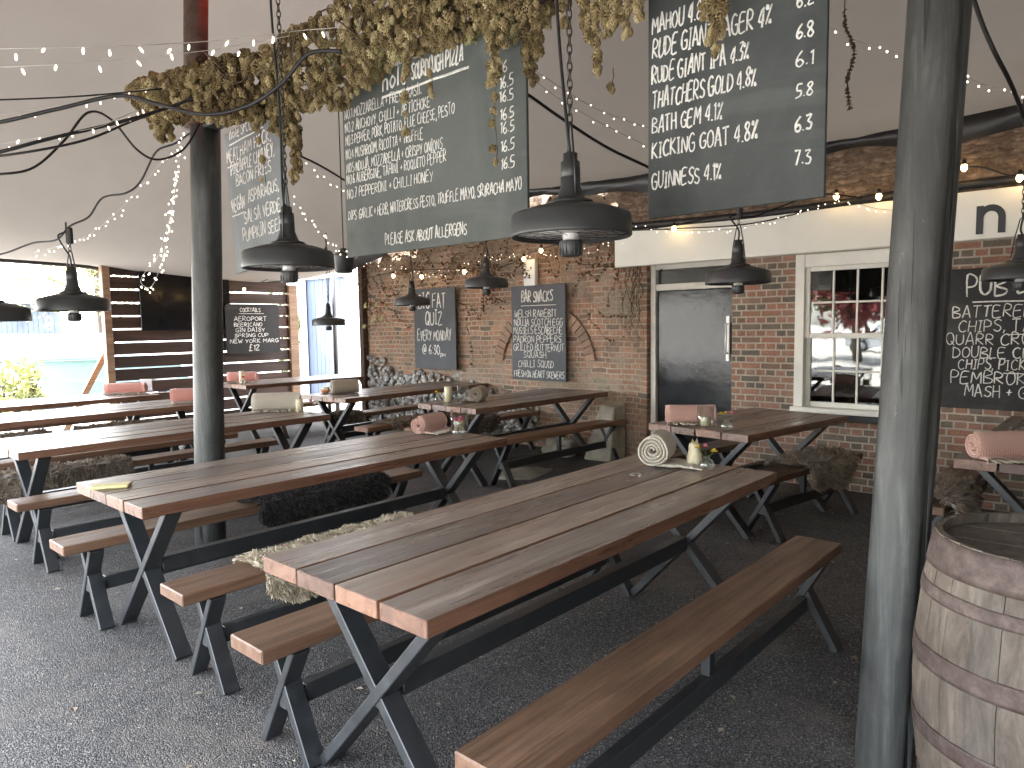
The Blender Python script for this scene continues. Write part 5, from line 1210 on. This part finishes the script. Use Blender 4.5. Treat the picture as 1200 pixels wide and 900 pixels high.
def fairy(label, pts, count, data=LED, wr=.0015, sc=1.0, n=10, jit=.02, wire='fairy_wire', seed=1, group=GF, long=False, name='fairy_lights'):
    P = spline(pts, n); o = thing(name, label, 'string lights', P[0], 0, group); org = P[0]
    g = MB(); g.tube([p - org for p in P], wr, 5); g.build('wire', M[wire], o); rr = random.Random(seed)
    Ls = [0.0]
    for a, b in zip(P[:-1], P[1:]): Ls.append(Ls[-1] + (b - a).length)
    for k in range(min(count, 99)):
        d = Ls[-1] * (k + .5 + rr.uniform(-.2, .2)) / count; i = max(j for j in range(len(P)) if Ls[j] <= d); i = min(i, len(P) - 2)
        f = (d - Ls[i]) / max(1e-6, Ls[i + 1] - Ls[i]); p = P[i].lerp(P[i + 1], f)
        b = bpy.data.objects.new('bulb', data); COL.objects.link(b); b.parent = o
        b.location = p - org + Vector((rr.uniform(-jit, jit) * .3, rr.uniform(-jit, jit), rr.uniform(-jit, .2 * jit))); b.scale = (sc, sc, sc); b.rotation_euler = (rr.uniform(-.6, .6), rr.uniform(-.6, .6), 0)
    return o
fairy('upper clear fairy string running level from the left edge over the garland', [A(-40, 58, 2.6), A(60, 56, 2.6), A(140, 54, 2.7), A(220, 50, 2.9), A(290, 44, 3.0), A(350, 36, 3.1), A(400, 32, 3.1)], 13, sc=1.15, seed=1)
fairy('second clear fairy string just below the upper one at left', [A(-40, 80, 2.7), A(60, 76, 2.7), A(130, 71, 2.8), A(210, 63, 2.9), A(270, 55, 3.0), A(340, 42, 3.1)], 9, sc=1.15, seed=2)
fairy('fairy string rising to the post cap plate between the black cables', [A(-30, 140, 3.6), A(30, 130, 3.7), A(110, 118, 3.8), A(170, 104, 3.9), A(230, 92, 4.0)], 14, sc=.9, seed=3)
fairy('fairy string with bright leds below the pair of black cables', [A(-20, 172, 3.3), A(40, 162, 3.3), A(110, 150, 3.4), A(140, 138, 3.5), A(175, 124, 3.7)], 12, sc=1.0, seed=4)
fairy('fairy lights running down from the post towards the left opening', [A(232, 160, 4.5), A(200, 182, 4.5), A(185, 195, 4.55), A(160, 225, 4.6), A(130, 255, 4.7), A(95, 280, 4.9), A(40, 296, 5.2)], 40, data=LED2, sc=.62, jit=.035, seed=5)
fairy('bunched fairy lights dangling in a hook left of the round post', [A(214, 150, 4.4), A(210, 190, 4.4), A(203, 235, 4.45), A(196, 280, 4.5), A(186, 318, 4.5), A(176, 337, 4.5), A(165, 330, 4.5), A(172, 316, 4.5), A(185, 300, 4.5), A(200, 250, 4.45), A(206, 200, 4.4)], 84, data=LED2, sc=.66, jit=.04, seed=6)
fairy('fairy lights between the specials board and the pizza board', [A(346, 182, 4.6), A(370, 200, 4.7), A(400, 222, 4.9), A(430, 240, 5.1)], 12, data=LED2, sc=.6, seed=7)
fairy('fairy lights sloping down from the specials board heater towards the quiz wall', [A(340, 228, 4.8), A(360, 255, 4.9), A(385, 280, 5.1), A(410, 300, 5.4)], 22, data=LED2, sc=.62, jit=.03, seed=8)
fairy('upper fairy string on the tent behind the largest heater', [A(612, 72, 4.2), A(650, 98, 4.3), A(700, 128, 4.5), A(760, 150, 4.8)], 11, data=LED2, sc=.62, seed=9, wire='cable', wr=.0012)
fairy('lower fairy string on the tent behind the largest heater', [A(612, 82, 4.3), A(650, 112, 4.4), A(700, 142, 4.6), A(760, 172, 4.9)], 9, data=LED2, sc=.62, seed=10, wire='cable', wr=.0012)
fairy('fairy lights along the tent between beer board and near post', [A(960, 25, 4.2), A(1000, 46, 4.2), A(1050, 62, 4.3), A(1100, 75, 4.4), A(1150, 98, 4.5), A(1210, 112, 4.7)], 20, data=LED2, sc=.8, jit=.035, seed=11)
fairy('fairy lights strung along the white fascia below the beer board', [A(735, 262, 5.6), A(790, 270, 5.6), A(860, 268, 5.6), A(920, 254, 5.6), A(980, 235, 5.7), A(1040, 246, 5.7), A(1110, 240, 5.7), A(1200, 225, 5.7)], 60, data=LED2, sc=.5, jit=.03, seed=12, wire='cable')
fairy('twiggy fairy lights clinging over the top of the old brick wall', [atX(425, 305, 6.6), atX(460, 312, 6.6), atX(520, 318, 6.6), atX(570, 300, 6.6), atX(620, 296, 6.6), atX(680, 290, 6.6), atX(730, 280, 6.5)], 70, data=LED2, sc=.55, jit=.09, seed=13, wire='stem')
def festoon(label, pts, bulbs, seed):
    P = spline(pts, 10); o = thing('festoon_lights', label, 'string lights', P[0], 0, 'festoon strings of warm bulbs'); org = P[0]
    g = MB(); g.tube([p - org for p in P], .006, 6); g.build('wire', M['cable'], o)
    for q in bulbs:
        p = Vector(q) - org; s_ = MB(); s_.lathe([(.014, 0), (.016, .02), (.012, .045), (0, .046)], 12, c=p); so2 = s_.build('socket', M['cable'], o)
        b = bpy.data.objects.new('bulb', FB); COL.objects.link(b); b.parent = o; b.location = p + Vector((0, 0, .03))
festoon('festoon of warm glowing bulbs along the top of the old brick wall', [atX(418, 330, 6.55), atX(463, 318, 6.55), atX(495, 316, 6.55), atX(545, 315, 6.55), atX(590, 312, 6.55), atX(614, 300, 6.55), atX(640, 290, 6.55), atX(700, 275, 6.5)], [atX(461, 322, 6.55), atX(494, 323, 6.55), atX(544, 317, 6.55), atX(614, 302, 6.55), atX(634, 292, 6.55)], 1)
festoon('festoon of warm glowing bulbs along the pub fascia', [atX(740, 270, 6.45), atX(790, 268, 6.45), atX(880, 262, 6.45), atX(975, 240, 6.45), atX(1030, 232, 6.45), atX(1130, 196, 6.45), atX(1195, 208, 6.45), atX(1260, 200, 6.45)], [atX(790, 266, 6.45), atX(1030, 228, 6.45), atX(1130, 194, 6.45), atX(1195, 206, 6.45), atX(980, 228, 6.45)], 2)
festoon('single warm bulb on the cable at the right end of the slatted screen', [atY(255, 345, 10.7), atY(288, 338, 10.7), atY(320, 325, 10.7), atY(350, 318, 10.7)], [atY(286, 338, 10.7)], 3)

# ------------------------------------------------------------------ stones by the wall and litter on the ground
st = MB(); st.add([(6.42, 4.30, 0), (6.75, 4.30, 0), (6.75, 4.66, 0), (6.42, 4.66, 0), (6.52, 4.31, .60), (6.76, 4.31, .64), (6.76, 4.56, .66), (6.56, 4.52, .63)], [[0, 1, 2, 3], [4, 5, 6, 7], [0, 1, 5, 4], [1, 2, 6, 5], [2, 3, 7, 6], [3, 0, 4, 7]]); so_ = st.build('stone_block', M['stone']); tag(so_, 'pale upright worn stone leaning on the old brick wall', 'stone')
mbv = so_.modifiers.new('bev', 'BEVEL'); mbv.width = .025; mbv.segments = 3
st = MB(); st.blob((6.48, 5.0, .08), .2, (.8, 1.2, .6), .5, 3, 14); tag(st.build('stone_block', M['stone']), 'low rounded stone on the ground left of the upright stone', 'stone')
c_ = atZ(612, 555, 0); st = MB(); st.blob((c_.x, c_.y, -.01), .30, (1.3, .8, .13), .4, 5, 16); tag(st.build('flat_stone', M['stone']), 'flat pale stone slab on the ground in front of the old wall', 'stone')
lt = MB(); rr = random.Random(4)
for k in range(3600):
    x = rr.uniform(.4, 6.5); y = rr.uniform(-.3, 8); c = mnoise.noise(Vector((x * 1.1, y * 1.1, 0)))
    if rr.random() > .25 + .7 * max(0, c): continue
    s_ = rr.choice((.0035, .004, .005, .006, .008, .014, .018)) * rr.uniform(.7, 1.3); a = rr.uniform(0, 6.28); cs, sn = math.cos(a), math.sin(a)
    vs = []
    for (u, v_, z) in ((-1, 0, .1), (0, .6, .35), (1, 0, .15), (0, -.6, .3)): vs.append((x + (u * cs - v_ * sn) * s_, y + (u * sn + v_ * cs) * s_, .003 + z * s_ * 1.2))
    lt.add(vs, [[0, 1, 2, 3]], False, rr.random())
tag(lt.build('leaf_litter', M['debris'], recalc=False), 'scattered dry leaf crumbs and grit on the tarmac', 'litter', kind='stuff')

# ------------------------------------------------------------------ outside: car park, vehicles, shed, blue door, plants, trees
def car(label, x, y, rz, paint, name='parked_car', Lc=3.9, Hc=1.48, group='cars parked outside the tent'):
    o = thing(name, label, 'car', (x, y, 0), rz, group); k = Lc / 3.9; hw = .80
    body = [(-1.95, .32), (-1.93, .75), (-1.80, .92), (-.95, .98), (1.0, 1.0), (1.78, .90), (1.95, .72), (1.95, .32), (1.62, .24), (-1.6, .24)]
    g = MB(); rings = [(-hw, .93), (-hw - .04, 1.0), (hw + .04, 1.0), (hw, .93)]
    vs = []; fs = []; n = len(body)
    for (yy, s_) in ((-hw + .12, .985), (-hw, .995), (-hw - .02, 1.0), (hw + .02, 1.0), (hw, .995), (hw - .12, .985)):
        for (bx_, bz_) in body: vs.append((bx_ * s_ * k, yy, .58 + (bz_ - .58) * (1.0 if abs(yy) > hw - .05 else 1.06)))
    for r_ in range(5):
        for i in range(n): j = (i + 1) % n; fs.append([r_ * n + i, r_ * n + j, (r_ + 1) * n + j, (r_ + 1) * n + i])
    fs += [list(range(n)), [5 * n + i for i in range(n)][::-1]]; g.add(vs, fs, False); b = g.build('body', M[paint], o)
    bv = b.modifiers.new('bev', 'BEVEL'); bv.width = .05; bv.segments = 3; bv.limit_method = 'ANGLE'
    cab = [(-1.72, .97), (-1.35, Hc - .06), (-1.05, Hc), (.15, Hc), (.42, Hc - .07), (.98, .99)]
    g = MB(); vs = []; n = len(cab)
    for sgn in (-1, 1):
        for (bx_, bz_) in cab: vs.append((bx_ * k, sgn * (hw - .02 - (bz_ - .97) * .34), bz_))
    g.add(vs, [list(range(n)), list(range(n, 2 * n))[::-1]] + [[i, (i + 1) % n, n + (i + 1) % n, n + i] for i in range(n)], False); c = g.build('cabin', M[paint], o); bv = c.modifiers.new('bev', 'BEVEL'); bv.width = .06; bv.segments = 3; bv.limit_method = 'ANGLE'
    for sgn in (-1, 1):
        for wx in ([(-1.45, 1.04), (-1.25, Hc - .12), (-.55, Hc - .08), (-.5, 1.04)], [(-.42, 1.04), (-.47, Hc - .08), (.12, Hc - .08), (.34, Hc - .12), (.80, 1.04)]):
            g = MB(); vs = [(bx_ * k, sgn * (hw - .02 - (bz_ - .97) * .34 + .006), bz_) for bx_, bz_ in wx] + [(bx_ * k, sgn * (hw - .02 - (bz_ - .97) * .34 - .02), bz_) for bx_, bz_ in wx]; n = len(wx)
            g.add(vs, [list(range(n)), list(range(n, 2 * n))[::-1]] + [[i, (i + 1) % n, n + (i + 1) % n, n + i] for i in range(n)]); g.build('window', M['car_glass'], o)
        for wx in (-1.2, 1.22):
            m = Matrix.Translation((wx * k, sgn * (hw - .06), .30)) @ Matrix.Rotation(R(90), 4, 'X'); g = MB(); g.lathe([(.20, -.09), (.29, -.09), (.305, -.06), (.305, .06), (.29, .09), (.20, .09)], 28, mat=m, close=True); w_ = g.build('wheel', M['tyre'], o)
            g = MB(); g.lathe([(.2, -.085), (.2, .085)], 24, mat=m, close=False)
            for q in range(10): a = 2 * math.pi * q / 10; g.box((.03, -.012, -.098), (.20, .012, .098), .004, m @ Matrix.Rotation(a, 4, 'Z'))
            g.build('rim', M['rim'], w_)
        g = MB(); g.box((-1.965 * k, sgn * .70 - .07, .70), (-1.90 * k, sgn * .70 + .07, .84), .01); g.build('tail_lamp', M['tail_lamp'], o)
        g = MB(); g.box((1.90 * k, sgn * .62 - .1, .66), (1.965 * k, sgn * .62 + .1, .78), .015); g.build('headlamp', M['ply'], o)
        g = MB(); g.box((-1.7 * k, sgn * (hw + .025) - .006, .60), (1.75 * k, sgn * (hw + .025) + .006, .625), .003); g.build('trim_strip', M['rim'], o)
    return o
pc = atD(44, 462, 13.6); car('pale teal vintage car parked beyond the open left side', pc.x + .9, pc.y - .30, R(-38), 'teal_car')
pc = atD(20, 420, 19.5); car('white car parked farther off in front of the slate blue shed', pc.x - .2, pc.y, R(-46), 'white_car')
car('white car parked in the open behind the camera', -24, 9.0, R(80), 'white_car')
sh = thing('timber_shed', 'slate blue boarded shed behind the parked cars', 'shed', atD(10, 400, 27), R(-48)); sh.location.z = 0
g = MB()
for i in range(40): g.box((-6 + i * .2, -.02 - .004 * (i % 2), 0), (-6 + i * .2 + .19, .02, 2.62), .004)
g.build('cladding', M['shed'], sh)
g = MB(); g.add([(-6.3, -.4, 2.60), (2.5, -.4, 2.60), (2.5, 3.2, 3.7), (-6.3, 3.2, 3.7), (-6.3, -.4, 2.70), (2.5, -.4, 2.70), (2.5, 3.2, 3.8), (-6.3, 3.2, 3.8)], [[0, 1, 2, 3], [4, 5, 6, 7], [0, 1, 5, 4], [1, 2, 6, 5], [2, 3, 7, 6], [3, 0, 4, 7]]); g.build('roof', M['roof_grey'], sh)
oh = thing('outbuilding', 'whitewashed outbuilding with a pale blue plank door', 'building', (8.5, 0, 0))
g = MB(); g.box((.02, 9.2, 0), (.3, 11.95, 3.3), .01); g.box((.02, 13.45, 0), (.3, 18.5, 3.3), .01); g.box((.02, 11.95, 2.62), (.3, 13.45, 3.3), .01); g.build('wall', M['whitewash'], oh)
g = MB(); g.box((-.03, 11.85, 0), (.1, 11.95, 2.62), .006); g.box((-.03, 13.45, 0), (.1, 13.55, 2.62), .006); g.box((-.03, 11.95, 2.55), (.1, 13.45, 2.65), .006); g.build('door_frame', M['white_paint'], oh)
g = MB()
for i in range(10): g.box((.05 + .002 * (i % 2), 11.955 + i * .1495, .02), (.09, 11.955 + i * .1495 + .146, 2.545), .004)
g.build('door', M['blue_door'], oh)
def crown(mb, c, rx, ry, rz_, n, size, rr, hollow=.3):
    cl = [Vector((rr.uniform(-1, 1), rr.uniform(-1, 1), rr.uniform(-1, 1))).normalized() * rr.uniform(hollow, 1) for _ in range(max(8, n // 60))]
    for k in range(n):
        d = cl[rr.randrange(len(cl))] + Vector((rr.gauss(0, .16), rr.gauss(0, .16), rr.gauss(0, .16))); p = Vector(c) + Vector((d.x * rx, d.y * ry, d.z * rz_))
        rot = Matrix.Rotation(rr.uniform(0, 6.28), 3, Vector((rr.uniform(-1, 1), rr.uniform(-1, 1), rr.uniform(-1, 1))).normalized()); s_ = size * rr.uniform(.6, 1.4)
        mb.add([p + rot @ Vector(v) * s_ for v in ((-1, 0, 0), (0, .5, .15), (1, 0, 0), (0, -.5, .15))], [[0, 1, 2], [0, 2, 3]], False, rr.random())
def tree(label, x, y, h, r, mat, seed, n=2600, lsz=.16):
    rr = random.Random(seed); o = thing('garden_tree', label, 'tree', (x, y, 0), 0, 'trees around the car park'); g = MB()
    g.tube([(0, 0, 0), (.05, .03, h * .25), (-.03, .08, h * .5), (.05, 0, h * .8)], [.16, .13, .10, .03], 10)
    for k in range(7): a = rr.uniform(0, 6.28); z = h * rr.uniform(.28, .6); g.tube([(0, .03, z), (math.cos(a) * r * .4, math.sin(a) * r * .4, z + h * .13), (math.cos(a) * r * .8, math.sin(a) * r * .8, z + h * .2)], [.06, .035, .012], 7)
    g.build('trunk', M['bark'], o); c = MB(); crown(c, (0, 0, h * .62), r, r, h * .38, n, lsz, rr); c.build('crown', M[mat], o, recalc=False)
for i, (x, y, h, r, mt, lb) in enumerate(((-16, -4, 6, 2.6, 'leaf', 'green tree standing behind the camera at the pub end'), (-13.5, 7.6, 4.6, 1.7, 'leaf_red', 'red leaved tree standing behind the camera'), (-15, 5.0, 5.5, 2.2, 'leaf', 'broad green tree standing behind the red leaved tree'), (-16.5, 10.5, 5.5, 2.4, 'leaf', 'green tree far behind the camera beside the white car'), (-15, -9, 6, 3, 'leaf_lime', 'lime green tree at the far right behind the camera'), (9.0, 27, 6.5, 3.0, 'leaf_lime', 'pale bright tree glimpsed beside the slatted screen'))):
    tree(lb, x, y, h, r, mt, i + 1, 2600 if x < 0 else 3500, .16 if x < 0 else .085)
def shrub(label, p, h, r, mat, seed, n=700, size=.05):
    rr = random.Random(seed); o = thing('shrub', label, 'shrub', (p.x, p.y, 0), 0, 'plants at the edge of the car park'); g = MB()
    for k in range(7): a = rr.uniform(0, 6.28); g.tube([(0, 0, 0), (math.cos(a) * r * .3, math.sin(a) * r * .3, h * .5), (math.cos(a) * r * .7, math.sin(a) * r * .7, h * rr.uniform(.7, 1))], [.015, .01, .004], 5)
    g.build('stem', M['bark'], o); c = MB(); crown(c, (0, 0, h * .55), r, r, h * .45, n, size, rr); c.build('foliage', M[mat], o, recalc=False)
shrub('yellow green leafy shrub outside the left opening in front of the teal car', atD(8, 470, 11.6), 1.15, .55, 'leaf_lime', 3, 900)
shrub('small lime shrub beside the wheel of the teal car', atD(32, 470, 12.0), .95, .35, 'leaf_lime', 4, 500)
shrub('dark climbing shrub on the outbuilding left of the blue door', Vector((8.35, 13.9, 0)), 2.9, .5, 'leaf', 5, 700, .06)
